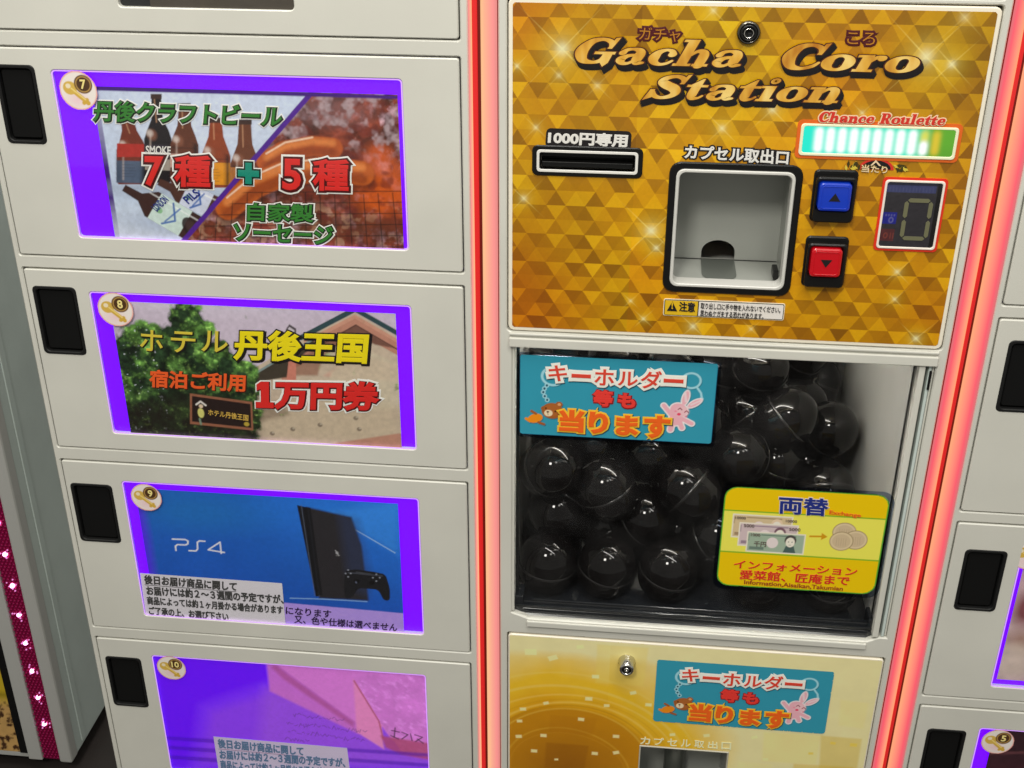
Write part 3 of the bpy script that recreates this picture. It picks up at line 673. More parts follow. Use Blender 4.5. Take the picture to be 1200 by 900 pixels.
# --- 9: game console
def poster9():
    y = PY; x0, z1 = F(158, 572, y); x1 = F(466, 587, y)[0]; z0 = vz(-.8638) - .006
    s = Sheet([(x0, z1), (x1, z1), (x1, z0), (x0, z0)], 350, 200, y, (34, 92, 190)); u, v = s.U, s.V
    n = vnoise(s.X, s.Z, 12, 8, 4)
    base = srgb((30, 96, 186))[None, None] * (1 - .45 * v[..., None]) + srgb((10, 20, 140))[None, None] * (.55 * v[..., None]) + srgb((40, 130, 220)) * (np.clip(u - .35, 0, 1) * np.clip(1 - v * 1.1, 0, 1) * .55)[..., None]
    s.C = base * (.85 + .3 * n)[..., None]
    s.ell((230, 600), 90, 30, (30, 112, 178), .5, soft=.03)
    s.poly([(386, 600), (466, 588), (466, 650), (430, 628)], (66, 150, 232), .35, soft=.01)
    s.line([(415, 620), (463, 648)], 1, (190, 220, 245), .8, soft=.001)
    s.mix(np.clip((F(176, 600, y)[0] - s.X) / .012, 0, 1) * .75, (86, 10, 226))
    # console and pad
    s.poly([(348, 592), (362, 595), (378, 699), (370, 699)], (24, 24, 30)); s.poly([(359, 594), (412, 606), (424, 640), (432, 704), (374, 701)], (40, 38, 42), soft=.003)
    s.poly([(396, 602), (420, 609), (434, 668), (432, 700), (410, 690)], (46, 58, 92), .45, soft=.012)
    s.line([(361, 596), (374, 698)], 2.2, (80, 84, 96), .8); s.line([(353, 592), (369, 698)], 1.2, (90, 100, 120), .6)
    s.poly([(356, 594), (364, 595), (378, 698), (370, 698)], (18, 18, 22), .9)
    s.line([(340, 701), (378, 702), (430, 705)], 1.6, (150, 190, 230), .7, soft=.001)
    s.ell((395, 648), 2.2, 2.6, (150, 150, 155), .8); s.line([(393, 645), (397, 651)], 1.2, (190, 190, 195), .7)
    s.line([(394, 651), (398, 651)], 1, (160, 160, 160), .6)
    s.poly(fillet_px([(404, 669), (416, 667), (438, 670), (452, 673), (457, 690), (457, 704), (450, 704), (443, 691), (420, 689), (412, 701), (404, 702), (403, 686)], 4), (26, 26, 30)); s.line([(408, 671), (448, 675)], 2, (70, 74, 86), .7, soft=.001)
    s.ell((418, 681), 4.5, 4, (14, 14, 16)); s.ell((436, 683), 4.5, 4, (14, 14, 16))
    for q in ((408, 668), (411, 672), (405, 672), (408, 676), (441, 673), (445, 677), (437, 677), (441, 681)): s.ell(q, 1.3, 1.2, (150, 155, 170), .8)
    s.line([(418, 671), (434, 673)], 3.2, (60, 62, 70)); s.line([(417, 682), (417.5, 683)], 2, (120, 130, 160), .6)
    s.poly([(330, 706), (475, 719), (475, 760), (328, 760)], (170, 142, 224), soft=.0012)
    # the two-letter-and-figure mark in thin strokes
    w = (222, 222, 244)
    s.line([(202, 631.7), (217, 632.3), (220.3, 634), (220, 637.3), (217.5, 638.6), (208, 638.2), (205.6, 640), (206.2, 645)], 2.2, w)
    s.line([(240, 634.3), (233.5, 633.9), (231.3, 635.5), (231.5, 643.5), (229.5, 645.6), (221.5, 645.3)], 2.2, w)
    s.line([(263, 647.5), (244, 644.3), (257.8, 635.3), (259.3, 648.5)], 2.1, w)
    s.noise(300, 12, .12, 2)
    root = s.build('prize_poster', m=FILM); tag(root, 'blue poster of a black game console and pad behind the window numbered 9', 'prize poster', 'prize posters in the lockers')
    yy = y - .0006
    o, mb = notice(root, (164, 671.5), (330.5, 683.5), (335, 735), (171, 724), [(NOTE[0], (169, 674), (277, 682.5), (169.5, 684)), (NOTE[1], (171, 687), (331.5, 697.5), (172.5, 697)), (NOTE[2], (172, 699), (331, 710.5), (173, 708)), (NOTE[3], (174, 711), (267, 718.5), (175, 720))], yy, GREY_I, (206, 202, 210))
    a, b = F(169.5, 685.3, yy), F(277, 693.5, yy); mb.add([(a[0], yy - .0005, a[1]), (b[0], yy - .0005, b[1]), (b[0], yy - .0005, b[1] + .0006), (a[0], yy - .0005, a[1] + .0006)], [[0, 1, 2, 3]], GREY_I)
    mb.build('notice_lettering', root)
    mb = MB(); dk = ink('deep_violet_ink', (34, 14, 60)); letters(mb, 'になります', (335, 711), (388, 715.5), (335, 719.5), y - .0004, dk, .02); letters(mb, '又、色や仕様は選べません', (345, 721), (465.5, 731), (345, 730), y - .0004, dk, .02)
    mb.build('caption_lettering', root)
poster9()

# --- 10: pink book cover
def poster10():
    y = PY; x0, z1 = F(174, 760, y); x1 = F(500, 786, y)[0]; z0 = vz(-1.102) - .006
    z1 = vz(-.9221) + .004; x0 = WL - .004; x1 = WR + .004
    s = Sheet([(x0, z1), (x1, z1), (x1, z0), (x0, z0)], 340, 180, y, (92, 10, 236)); n = vnoise(s.X, s.Z, 40, 6, 4)
    s.poly([(240, 830), (330, 800), (420, 840), (520, 860), (520, 900), (230, 900)], (128, 60, 200), .75, soft=.03)
    s.poly([(310, 806), (520, 880), (520, 900), (300, 900)], (138, 74, 196), .6, soft=.02)
    s.poly([(312, 776), (330, 779), (430, 845), (420, 860), (316, 810)], (176, 96, 176), .9, soft=.004)
    s.poly([(312, 770), (510, 780), (510, 860), (460, 868), (448, 852), (416, 846)], (184, 104, 184), soft=.003); s.poly([(340, 792), (415, 846), (414, 852), (332, 796), (318, 782), (322, 778)], (146, 66, 120), .7, soft=.005)
    s.poly([(414, 796), (447, 850), (450, 878), (418, 858)], (196, 116, 168), soft=.003)
    m = s.pmask([(412, 790), (510, 792), (510, 890), (470, 880), (446, 846)]); a = vnoise(s.X + s.Z * .6, s.Z, 150, 12, 4)
    s.mix(m, srgb((188, 108, 190)) * (.7 + .5 * n)[..., None] + srgb((120, 90, 130)) * (np.clip(a - .5, 0, 1) * 2.2)[..., None])
    s.line([(415, 798), (444, 845), (449, 866)], 2.4, (150, 70, 84), .9, soft=.0015); s.poly([(446, 862), (510, 872), (510, 892), (470, 884), (452, 876)], (152, 62, 96), .85, soft=.004)
    hand = (78, 40, 110)
    rng = np.random.default_rng(2)
    for r, (xa, xb, yy, sl) in enumerate([(344, 400, 838, .09), (336, 428, 848, .1), (338, 424, 857, .12), (334, 360, 866, .1)]):
        x = xa
        while x < xb:
            d = rng.uniform(2, 5); s.line([(x, yy + (x - xa) * sl + rng.uniform(-2, 2)), (x + d * .5, yy + (x - xa) * sl + rng.uniform(-3, 3)), (x + d, yy + (x - xa) * sl + rng.uniform(-2, 2))], 1.1, hand, .75); x += d + rng.uniform(.5, 2.5)
    ink_d = (44, 22, 40)
    for k, q in enumerate([[(459, 856), (468, 858)], [(463, 853), (462, 864)], [(458, 862), (467, 866)], [(471, 858), (478, 861), (471, 866)], [(481, 860), (483, 868)], [(486, 861), (495, 864), (487, 869)], [(489, 866), (496, 871)]]): s.line(q, 1.9, ink_d, .9)
    for k in range(3): s.poly([(190, 862 + k * 11), (520, 884 + k * 12), (520, 888 + k * 12), (190, 867 + k * 11)], (58, 6, 150), .6, soft=.003)
    s.noise(280, 3, .12, 2)
    root = s.build('prize_poster', m=FILM2); tag(root, 'violet poster of a pink book behind the lowest window, numbered 10', 'prize poster', 'prize posters in the lockers')
    yy = y - .0006; dy = 4.5
    o, mb = notice(root, (250, 863), (406.7, 876.5), (413, 925), (258, 914), [(NOTE[0], (255, 866), (355, 875.5), (256, 876)), (NOTE[1], (257, 879), (404, 889), (258, 889)), (NOTE[2], (258, 891), (405, 901.5), (259, 900.5)), (NOTE[3], (260, 903), (350, 910), (261, 912))], yy, BGREY_I, (204, 192, 220))
    a, b = F(256, 877.5, yy), F(355, 886.5, yy); mb.add([(a[0], yy - .0005, a[1]), (b[0], yy - .0005, b[1]), (b[0], yy - .0005, b[1] + .0006), (a[0], yy - .0005, a[1] + .0006)], [[0, 1, 2, 3]], mat('pink_grey_ink', (150, 110, 140)))
    mb.build('notice_lettering', root)
poster10()

# --- right locker posters and the dark one above
def poster_plain():
    s = Sheet([(.4135, .932), (.724, .932), (.724, .7478), (.4135, .7478)], 160, 100, PY, (196, 172, 172)); n = vnoise(s.X, s.Z, 30, 14, 4); X, Z = s.X, s.Z
    s.mix(np.clip((Z - .80) / .08, 0, 1) * .6, (188, 150, 160)); s.ell((.4265, .842), .012, .02, (120, 52, 60), .9, world=True, soft=.012); s.ell((.442, .80), .03, .016, (150, 110, 90), .7, world=True, soft=.015)
    s.ell((.425, .775), .03, .022, (206, 190, 178), .7, world=True, soft=.012); s.line([(.416, .89), (.432, .862), (.45, .87)], .003, (208, 190, 200), .8, world=True, soft=.004); s.noise(120, 4, .3, 3)
    tag(s.build('prize_poster', m=PAPER), 'pinkish poster at the right edge of the photo, above a violet gap', 'prize poster', 'prize posters in the lockers')
    s = Sheet([(.4245, .69), (.736, .69), (.736, .505), (.4245, .505)], 160, 100, PY, (52, 28, 36)); n = vnoise(s.X, s.Z, 60, 15, 4)
    s.mix(np.clip((.65 - s.Z) / .05, 0, 1) * .4, (88, 34, 48)); s.line([(.425, .642), (.50, .654)], .003, (120, 70, 76), .7, world=True, soft=.003); s.noise(120, 9, .5, 3)
    o = tag(s.build('prize_poster', m=PAPER), 'dark maroon poster low at the right edge, below the pinkish one', 'prize poster', 'prize posters in the lockers')
    s = Sheet([(w6[0] + .028, w6[3] + .005), (w6[1] + .004, w6[3] + .005), (w6[1] + .004, w6[2] - .005), (w6[0] + .028, w6[2] - .005)], 100, 60, PY, (66, 60, 52)); s.noise(40, 4, .5, 4)
    tag(s.build('prize_poster', m=PAPER), 'dark unlit poster cut by the top edge, above the bottle poster', 'prize poster', 'prize posters in the lockers')
poster_plain()

# ------------------------------------------------------------------ the capsule machine
MX0, MX1 = -.1225, .3003
GX0, GX1 = -.1135, .2925          # panels
ZG1, ZG0 = 1.4445, 1.1352         # gold panel
ZO1, ZO0 = 1.1180, .7940          # window opening
ZL1 = .7665
machine = tag(empty('capsule_machine', (.09, 0, 0)), 'gold and white capsule vending machine between two red light strips', 'vending machine')
MINV = Matrix.Translation((-.09, 0, 0))
def part(mb, name): o = mb.build(name, machine); o.matrix_parent_inverse = MINV; return o
def under(o): o.matrix_parent_inverse = MINV; return o

g = .0013
mb = MB()
sill = [(-.1098, .7955), (-.0916, .7885), (.2715, .7885), (.2838, .7945), (.2912, .7945), (.2912, ZO1), (-.1098, ZO1)]
mb.plate(rect(MX0, MX1, .05, 1.86, .002), [rect(GX0 - g, GX1 + g, ZG0 - g, ZG1 + g, .003), sill, rect(GX0 - g, GX1 + g, .40, ZL1 + g, .003), rect(GX0 - g, GX1 + g, 1.4500, 1.80, .003)], 0, .02, CAB, .0012)
for a, b in ((MX0, MX0 + .002), (MX1 - .002, MX1)): mb.box(a, b, .0201, .55, .05, 1.86, CAB)
mb.box(MX0, MX1, .0201, .55, 1.856, 1.86, CAB); mb.box(MX0, MX1, .548, .55, .05, 1.86, CAB)
mb.box(MX0 + .003, MX1 - .003, .026, .028, ZG1 - .02, 1.83, DARK); mb.box(MX0 + .003, -.105, .026, .028, .1, ZG1, DARK); mb.box(MX0 + .003, MX1 - .003, .026, .028, .1, .52, DARK)
mb.box(.288, MX1 - .003, .026, .028, .1, ZG1, DARK)
part(mb, 'cabinet_frame')
mb = MB(); mb.plate(rect(GX0, GX1, 1.4512, 1.7988, .003), [], -.0004, .015, CAB, .0012); part(mb, 'top_panel')
# ledges between gold panel and window: two slim ribs
mb = MB(); e0 = F(830, 403.5)[1]
mb.box(GX0 + .001, GX1 - .001, -.0026, -.0002, e0 + .001, 1.1328, CAB, .0008); part(mb, 'window_ledge'); mb = MB(); mb.box(GX0 + .001, GX1 - .001, -.0040, -.0002, ZO1 + .0003, e0 - .0012, CAB, .0010); part(mb, 'window_ledge'); mb = MB()
mb.box(-.093, .271, -.003, -.0002, .7790, .7868, CAB, .0012)
part(mb, 'window_sill')

# --- gold control panel, printed with a field of triangles
def gold_panel():
    y = -.0012; x0, x1, z0, z1 = GX0 + .0032, GX1 - .0032, ZG0 + .0032, ZG1 - .0032
    s = Sheet([(x0, z1), (x1, z1), (x1, z0), (x0, z0)], 760, 580, y); X, Z = s.X, s.Z
    b, h = .0178, .01386
    ph = F(650, 306.5); pc = F(649.6, 340); u = (X - pc[0]) / b + 1.5 + 20; v = (ph[1] - Z) / h + 40
    row = np.floor(v); fv = v - row; a = u - fv * .5 - (row % 2) * .5 + 100.0     # skewed cell
    # point-down triangles hang from the row's top edge, point-up ones stand on its bottom edge
    cell = np.floor(a); fa = a - cell; down = (fa + fv) < 1.0
    k = (cell % 2).astype(int); r2 = (row % 2).astype(int)
    shade = np.where(r2 == 0, np.where(down, np.where(k == 0, .0, .9), np.where(k == 0, .14, .50)), np.where(down, np.where(k == 0, .62, .50), np.where(k == 0, .05, .75)))
    hsh = np.sin(cell * 127.1 + row * 311.7 + down * 74.7 + 5) * 43758.5453; hsh = hsh - np.floor(hsh)
    sh = np.clip(shade * .68 + hsh * .34, 0, 1)
    dark, mid, lite = srgb((132, 86, 2)), srgb((190, 134, 4)), srgb((224, 172, 14))
    c = np.where(sh[..., None] < .5, dark + (mid - dark) * (sh * 2)[..., None], mid + (lite - mid) * (sh * 2 - 1)[..., None])
    big = vnoise(X, Z, 9, 5, 3); hue = vnoise(X, Z, 6, 11, 3)
    c = c * (np.array([1.0, .86, .6]) + (np.array([.98, 1.12, 1.2]) - np.array([1.0, .86, .6])) * np.clip((hue - .3) / .4, 0, 1)[..., None]) * (.70 + .42 * big)[..., None]
    for q, rx, col, am in (((604, 330), .06, (150, 62, 0), .55), ((610, 20), .05, (176, 84, 0), .5), ((1150, 60), .07, (112, 70, 4), .5), ((1085, 380), .05, (168, 84, 0), .45), ((620, 390), .05, (170, 80, 0), .5), ((1140, 220), .04, (150, 80, 0), .4)):
        p = F(*q); d = np.hypot(X - p[0], Z - p[1]); s.C = c; s.mix(np.exp(-(d / rx) ** 2) * am, srgb(col) * (.6 + .7 * sh)[..., None]); c = s.C
    s.C = c
    # printed sparkles
    for px, py, L, st in ((659, 57, 60, 1.0), (655, 88, 26, .4), (1085, 66, 62, .9), (1115, 75, 34, .8), (763, 270, 46, 1.1), (769, 290, 26, .8), (846, 150, 30, .6), (628, 149, 24, .5), (614, 232, 30, .6), (739, 352, 15, .6), (754, 373, 17, .8),
                          (812, 382, 30, .8), (1051, 318, 24, .7), (1048, 350, 20, .6), (1073, 396, 28, .9), (836, 12, 26, .5), (905, 128, 34, .7), (975, 320, 14, .4), (700, 100, 30, .35), (1130, 20, 40, .35), (606, 77, 20, .6), (1010, 132, 20, .5), (880, 385, 18, .5)):
        p = F(px, py); dx, dz = X - p[0], Z - p[1]; d = np.hypot(dx, dz); L = L * .00075
        s.mix(np.exp(-(d / (L * .62)) ** 2) * .42 * st, srgb((220, 184, 10)) * (.6 + .5 * sh)[..., None])
        for an, k2 in ((.82, 1), (-.75, 1), (2.4, .55)):
            t = np.abs(dx * math.cos(an) + dz * math.sin(an)); n_ = np.abs(-dx * math.sin(an) + dz * math.cos(an)); w = .00055 * np.clip(1 - t / (L * k2 * 1.5), 0, 1) + 1e-6
            s.mix(np.clip(1 - n_ / (w * 2.0), 0, 1) * .8 * np.clip(1 - t / (L * k2 * 1.5), 0, 1) ** 1.2 * .55 * st, (236, 216, 120))
        s.mix(np.exp(-(d / (L * .12)) ** 2) * .7 * st, (228, 226, 190)); s.mix(np.exp(-(d / (L * .3)) ** 2) * .28 * st, (190, 184, 120))
    s.noise(500, 6, .10, 2)
    r = .004; qx = np.maximum(np.abs(X - (x0 + x1) / 2) - ((x1 - x0) / 2 - r), 0); qz = np.maximum(np.abs(Z - (z0 + z1) / 2) - ((z1 - z0) / 2 - r), 0)
    keep = np.hypot(qx, qz) <= r
    ox = OUT; keep &= ~((X > ox[0] + .006) & (X < ox[1] - .006) & (Z > ox[2] + .006) & (Z < ox[3] - .006))
    sx = SLOT; keep &= ~((X > sx[0]) & (X < sx[1]) & (Z > sx[2]) & (Z < sx[3]))
    return s.build('gold_print', None, keep, print_mat('gold_print', rough=.3, coat=.15))
OUT = pxrect((784, 187.5), (941, 194), (926, 347), (777, 340))
SLO = pxrect((623.5, 169), (754.5, 173), (752, 209.5), (624, 204))
SLOT = (SLO[0] + .0075, SLO[1] - .0075, SLO[2] + .0062, SLO[3] - .0062)
gp = MB(); gp.plate(rect(GX0, GX1, ZG0, ZG1, .0055), [rect(OUT[0] + .003, OUT[1] - .003, OUT[2] + .003, OUT[3] - .003, .008), rect(*SLOT, .001)], -.0010, .015, mat('cream_plate', (222, 214, 196), .35), .0008)
panel = part(gp, 'control_panel')
o = gold_panel(); o.parent = panel
TY = -.0016                      # printed matter on the gold panel

GOLDL = mat('gold_letter_ink', (214, 166, 66), .3, var=0)
def gold_letters():
    m = bpy.data.materials.new('gold_letter_gradient'); m.use_nodes = True; nt = m.node_tree; p = nt.nodes['Principled BSDF']; p.inputs['Roughness'].default_value = .32
    tc = nt.nodes.new('ShaderNodeTexCoord'); mp = nt.nodes.new('ShaderNodeMapping'); mp.inputs['Scale'].default_value = (60, 1, 26); mp.inputs['Rotation'].default_value = (0, .35, 0)
    n = nt.nodes.new('ShaderNodeTexNoise'); n.inputs['Scale'].default_value = 1.0; n.inputs['Detail'].default_value = 2
    cr = nt.nodes.new('ShaderNodeValToRGB'); e = cr.color_ramp.elements; e[0].position = .32; e[0].color = (*alb((168, 106, 26)), 1); e[1].position = .68; e[1].color = (*alb((230, 192, 112)), 1)
    x = cr.color_ramp.elements.new(.5); x.color = (*alb((206, 156, 58)), 1)
    nt.links.new(tc.outputs['Object'], mp.inputs[0]); nt.links.new(mp.outputs[0], n.inputs['Vector']); nt.links.new(n.outputs['Fac'], cr.inputs[0]); nt.links.new(cr.outputs[0], p.inputs['Base Color'])
    return m
GOLDG = gold_letters()
mb = MB()
SHD = [(BLKM, .06, (.0026, -.0050)), (BLKM, .06, (.0022, -.0040)), (BLKM, .06, (.0016, -.0030)), (BLKM, .06, (.0011, -.0020)), (BLKM, .055, (.0005, -.0009)), (mat('maroon_ink', (70, 28, 14)), .045, (0, 0)), (GOLDG, .012, (0, 0))]
logo(mb, 'Gacha', (676, 42.5), (872, 47), (673.5, 76), TY, SHD); logo(mb, 'Coro', (918, 49), (1079, 53.5), (916, 80.5), TY, SHD); logo(mb, 'Station', (756, 86), (986, 91), (753, 116.5), TY, SHD)
under(mb.build('logo_lettering', panel)).matrix_parent_inverse = Matrix.Identity(4)
K = [(mat('dark_maroon_ink', (70, 8, 14)), .145, (0, 0)), (mat('ochre_ink', (168, 110, 24)), 0, (0, 0))]
for t in (('ガチャ', (749.5, 31.5), (798, 33.5), (748.5, 47)), ('ころ', (993.5, 37), (1026, 38.5), (992.5, 51.5))):
    mb = MB(); stack(mb, *t, TY, K); mb.build('kana_lettering', panel)
mb = MB(); t = F(642, 152), F(737, 153.5), F(736, 171), F(641, 169)
mb.plate(fillet([F(640.5, 149.5), F(740.5, 153.5), F(739, 176), F(639, 172)], .004), [], TY + .0004 - .0002, TY + .0004, BLKM)
letters(mb, '1000円専用', (643.5, 153.8), (735.5, 158), (642.5, 168), TY - .0004, WHT, .045)
mb.build('bill_lettering', panel)
mb = MB(); stack(mb, 'カプセル取出口', (803.5, 170), (924.5, 177), (802.5, 185.5), TY, [(BLKM, .135, (0, 0)), (WHT, .034, (0, 0))]); mb.build('outlet_lettering', panel)
mb = MB(); logo(mb, 'Chance Roulette', (960.5, 130.5), (1108.5, 134.5), (959.5, 143.5), TY - .0012, [(mat('peach_ink', (246, 196, 160)), .12, (0, 0)), (mat('brick_red_ink', (196, 44, 32)), .02, (0, 0))], .22); mb.build('roulette_lettering', panel)
# caution label
mb = MB(); q = pxrect((778.5, 348.5), (920, 355.5), (918, 375.5), (776.5, 368)); xm = F(817.5, 360)[0]; bx = lambda a: (q[0] + a, q[1] - a, q[2] + a, q[3] - a)
mb.plate(rect(*bx(0), .0018), [], TY - .0001, TY + .0006, mat('label_cream', (224, 214, 190))); mb.plate(rect(*bx(.0007), .0015), [], TY - .0004, TY, BLKM); mb.plate(rect(*bx(.0014), .001), [], TY - .0007, TY - .0003, mat('label_white', (216, 210, 204))); mb.plate(rect(q[0] + .0014, xm, q[2] + .0014, q[3] - .0014), [], TY - .0010, TY - .0006, mat('label_yellow', (208, 168, 22))); mb.plate(rect(xm, xm + .0008, q[2] + .001, q[3] - .001), [], TY - .0012, TY - .0008, BLKM)
mb.plate([F(788, 351.8), F(793.5, 363.4), F(781.5, 362.7)], [], TY - .0014, TY - .0010, BLKM); letters(mb, '!', (787.3, 354.6), (788.5, 354.7), (787.1, 361.8), TY - .0017, mat('label_yellow'), .03)
letters(mb, '注意', (796.5, 353.8), (814.5, 355), (796, 364.6), TY - .0013, BLKM, .035); letters(mb, '取り出し口に手や物を入れないでください。', (821.5, 354.8), (915, 360), (821, 361.8), TY - .0012, BLKM, .02); letters(mb, '思わぬケガをする恐れがあります。', (821, 363.3), (895, 367.5), (820.5, 370), TY - .0012, BLKM, .02)
mb.build('caution_label', panel)
# emblem under the roulette
mb = MB(); c = F(1026, 198); arc = [(c[0] + .0152 * math.cos(a), c[1] - .0002 + .0098 * math.sin(a)) for a in np.linspace(0, math.pi, 24)]
mb.plate(arc, [], TY - .0001, TY + .0004, mat('brick_red_ink')); mb.plate([(c[0] + .0125 * math.cos(a), c[1] + .0004 + .0076 * math.sin(a)) for a in np.linspace(0, math.pi, 24)], [], TY - .0004, TY, BLKM)
mb.plate([F(1026, 186.6), F(1032, 193.5), F(1029.5, 193.5), F(1026, 189.2), F(1021.5, 193), F(1019.5, 193)], [], TY - .0010, TY - .0006, mat('peach_ink'))
stack(mb, '当たり', (1010, 193), (1040, 195), (1009.5, 201.3), TY - .0006, [(mat('olive_ink', (150, 130, 60)), .05, (0, 0)), (mat('peach_ink'), .008, (0, 0))])
ol = mat('moss_ink', (58, 50, 10)); lf = mat('straw_ink', (196, 176, 60))
for cx, cy, sg in ((999, 194, -1), (1054, 196, 1)):
    c0 = F(cx, cy); r_ = np.random.default_rng(cx)
    for k in range(15):
        an = r_.uniform(0, 6.28); p = c0 + np.array([r_.uniform(-.006, .006), r_.uniform(-.0028, .0028)]); u = np.array([math.cos(an), math.sin(an)]) * .0028; w = np.array([-u[1], u[0]]) * .42
        mb.plate([tuple(p + u), tuple(p + w), tuple(p - u), tuple(p - w)], [], TY - .0001 - .00005 * k, TY + .0004, lf if k % 3 == 2 else ol)
mb.build('win_emblem', panel)
# lock
mb = MB(); c = F(877, 37.5); mb.lathe([(.0098, 0), (.0098, -.0025), (.0088, -.0040), (.0076, -.0042), (.0072, -.0030)], (c[0], TY, c[1]), mat('dark_chrome', lin=(.16, .15, .13), rough=.2, metal=1)); mb.lathe([(.0074, -.0031), (.0068, -.0052), (.0052, -.0054), (.0050, -.0046), (0, -.0046)], (c[0], TY, c[1]), BLK)
mb.lathe([(.0043, -.0048), (.0041, -.0056), (.0034, -.0056), (.0032, -.0048)], (c[0], TY, c[1]), CHR); mb.box(c[0] - .0006, c[0] + .0022, TY - .0058, TY - .004, c[1] - .0006, c[1] + .0006, DARK)
mb.build('panel_lock', panel)

# --- bill slot
mb = MB(); mb.plate(rect(*SLO, .005), [rect(*SLOT, .0015)], -.0026, .004, BLK, .0008)
b2 = (SLO[0] + .0042, SLO[1] - .0042, SLO[2] + .0038, SLO[3] - .0038); mb.plate(rect(*b2, .003), [rect(b2[0] + .0024, b2[1] - .0024, b2[2] + .0024, b2[3] - .0024, .002)], -.0032, -.0020, WHT, .0003)
mb.box(SLOT[0] - .001, SLOT[1] + .001, .012, .0135, SLOT[2] - .001, SLOT[3] + .001, DARK); zc = (SLOT[2] + SLOT[3]) / 2
mb.box(SLOT[0] + .001, SLOT[1] - .001, .001, .012, zc - .0065, zc - .0015, BLK, .0006); mb.box(SLOT[0] + .001, SLOT[1] - .001, .003, .012, zc + .0028, zc + .0062, BLK, .0006)
part(mb, 'bill_slot')

# --- capsule outlet: black surround, white rim, grey chute with an arched tube mouth
root_out = MB(); root_out.plate(rect(*OUT, .010), [rect(OUT[0] + .0062, OUT[1] - .0062, OUT[2] + .0062, OUT[3] - .0062, .007)], -.0032, .006, BLK, .001)
outlet = part(root_out, 'capsule_outlet')
OI = (OUT[0] + .0062, OUT[1] - .0062, OUT[2] + .0062, OUT[3] - .0062)
mb = MB(); mb.plate(rect(*OI, .007), [rect(OI[0] + .0030, OI[1] - .0030, OI[2] + .0030, OI[3] - .0030, .0055)], -.0042, .012, mat('white_plastic', lin=(.66, .65, .61), rough=.3), .0007); mb.build('outlet_rim', outlet)
GRYP = mat('grey_chute', lin=(.36, .37, .34), rough=.28, bump=.03, bscale=300, var=.05)
OD = .060; mb = MB(); ax0, ax1 = OI[0] + .001, OI[1] - .001; az0, az1 = OI[2] + .001, OI[3] - .001
tc_ = F(841, 300, OD)[0]; tw = .0160; fz = F(850, 304.5, OD)[1]                      # back wall meets the floor at fz
arch = [(tc_ - tw, fz + .0006), (tc_ + tw, fz + .0006)] + [(tc_ + tw * math.cos(a), fz + .008 + tw * .75 * math.sin(a)) for a in np.linspace(0, math.pi, 14)]
mb.plate([(ax0, fz), (ax1, fz), (ax1, az1), (ax0, az1)], [arch], OD, OD + .003, GRYP)
mb.add([(ax0, .002, az0), (ax1, .002, az0), (ax1, OD, fz), (ax0, OD, fz)], [[0, 1, 2, 3]], GRYP)          # sloping floor
mb.add([(ax0, .002, az0), (ax0, OD, fz), (ax0, OD, az1), (ax0, .002, az1)], [[0, 1, 2, 3]], GRYP); mb.add([(ax1, .002, az0), (ax1, .002, az1), (ax1, OD, az1), (ax1, OD, fz)], [[0, 1, 2, 3]], GRYP)
mb.add([(ax0, .002, az1), (ax0, OD, az1), (ax1, OD, az1), (ax1, .002, az1)], [[0, 1, 2, 3]], GRYP)
mb.box(ax1 - .008, ax1 - .003, .012, .030, az0 + .0035, az0 + .012, BLK, .001)
mb.box(ax0, ax1, OD - .0012, OD - .0002, fz, fz + .0007, mat('joint_grey', lin=(.03, .03, .028), rough=.6)); mb.build('chute', outlet)
mb = MB(); dg = mat('dark_tube', lin=(.13, .14, .125), rough=.3); dk2 = mat('tube_mouth', lin=(.09, .09, .08), rough=.5)
n_ = 14
ring = [(tc_ + tw * math.cos(a), fz + .008 + tw * .75 * math.sin(a)) for a in np.linspace(0, math.pi, n_)]; ring = [(tc_ + tw, fz)] + ring + [(tc_ - tw, fz)]
v = [(p[0], OD + .0005, p[1]) for p in ring] + [(p[0], OD + .08, p[1] + .02) for p in ring]; k = len(ring)
mb.add(v, [[i, i + 1, k + i + 1, k + i] for i in range(k - 1)], dk2); mb.add([(p[0] * 1, OD + .079, p[1] + .02) for p in ring], [list(range(k))], dk2)
# trough pressed into the floor below the mouth
slope = (fz - az0) / (OD - .002); y1_, y0_ = OD - .0005, .010
tr = [(tc_ - tw, y1_), (tc_ + tw, y1_), (tc_ + tw * 1.02, y0_ + .014)] + [(tc_ + tw * 1.02 * math.cos(a), y0_ + .014 - .014 * math.sin(a)) for a in np.linspace(.3, math.pi - .3, 8)] + [(tc_ - tw * 1.02, y0_ + .014)]
mb.add([(p[0], p[1], az0 + slope * (p[1] - .002) + .0006) for p in tr], [list(range(len(tr)))[::-1]], dg)
mb.build('tube', outlet)

# --- roulette display
q = pxrect((934, 139), (1128, 145.5), (1121.7, 191.5), (932, 183)); mb = MB()
mb.plate(rect(*q, .004), [], TY - .0004, TY + .0004, mat('rust_ink', (206, 92, 24))); i1 = (q[0] + .0030, q[1] - .0030, q[2] + .0026, q[3] - .0030); i2 = (i1[0] + .0026, i1[1] - .0026, i1[2] + .0026, i1[3] - .0022)
mb.plate(rect(*i1, .0030), [rect(*i2, .0022)], TY - .0014, TY - .0002, mat('cream_plastic', (236, 224, 190), .3), .0004)
disp = part(mb, 'roulette_display')
def emit_attr(name, strength):
    m = bpy.data.materials.new(name); m.use_nodes = True; nt = m.node_tree; p = nt.nodes['Principled BSDF']; p.inputs['Base Color'].default_value = (.02, .02, .02, 1); p.inputs['Roughness'].default_value = .25
    at = nt.nodes.new('ShaderNodeAttribute'); at.attribute_name = 'ink'; nt.links.new(at.outputs['Color'], p.inputs['Emission Color']); p.inputs['Emission Strength'].default_value = strength; return m
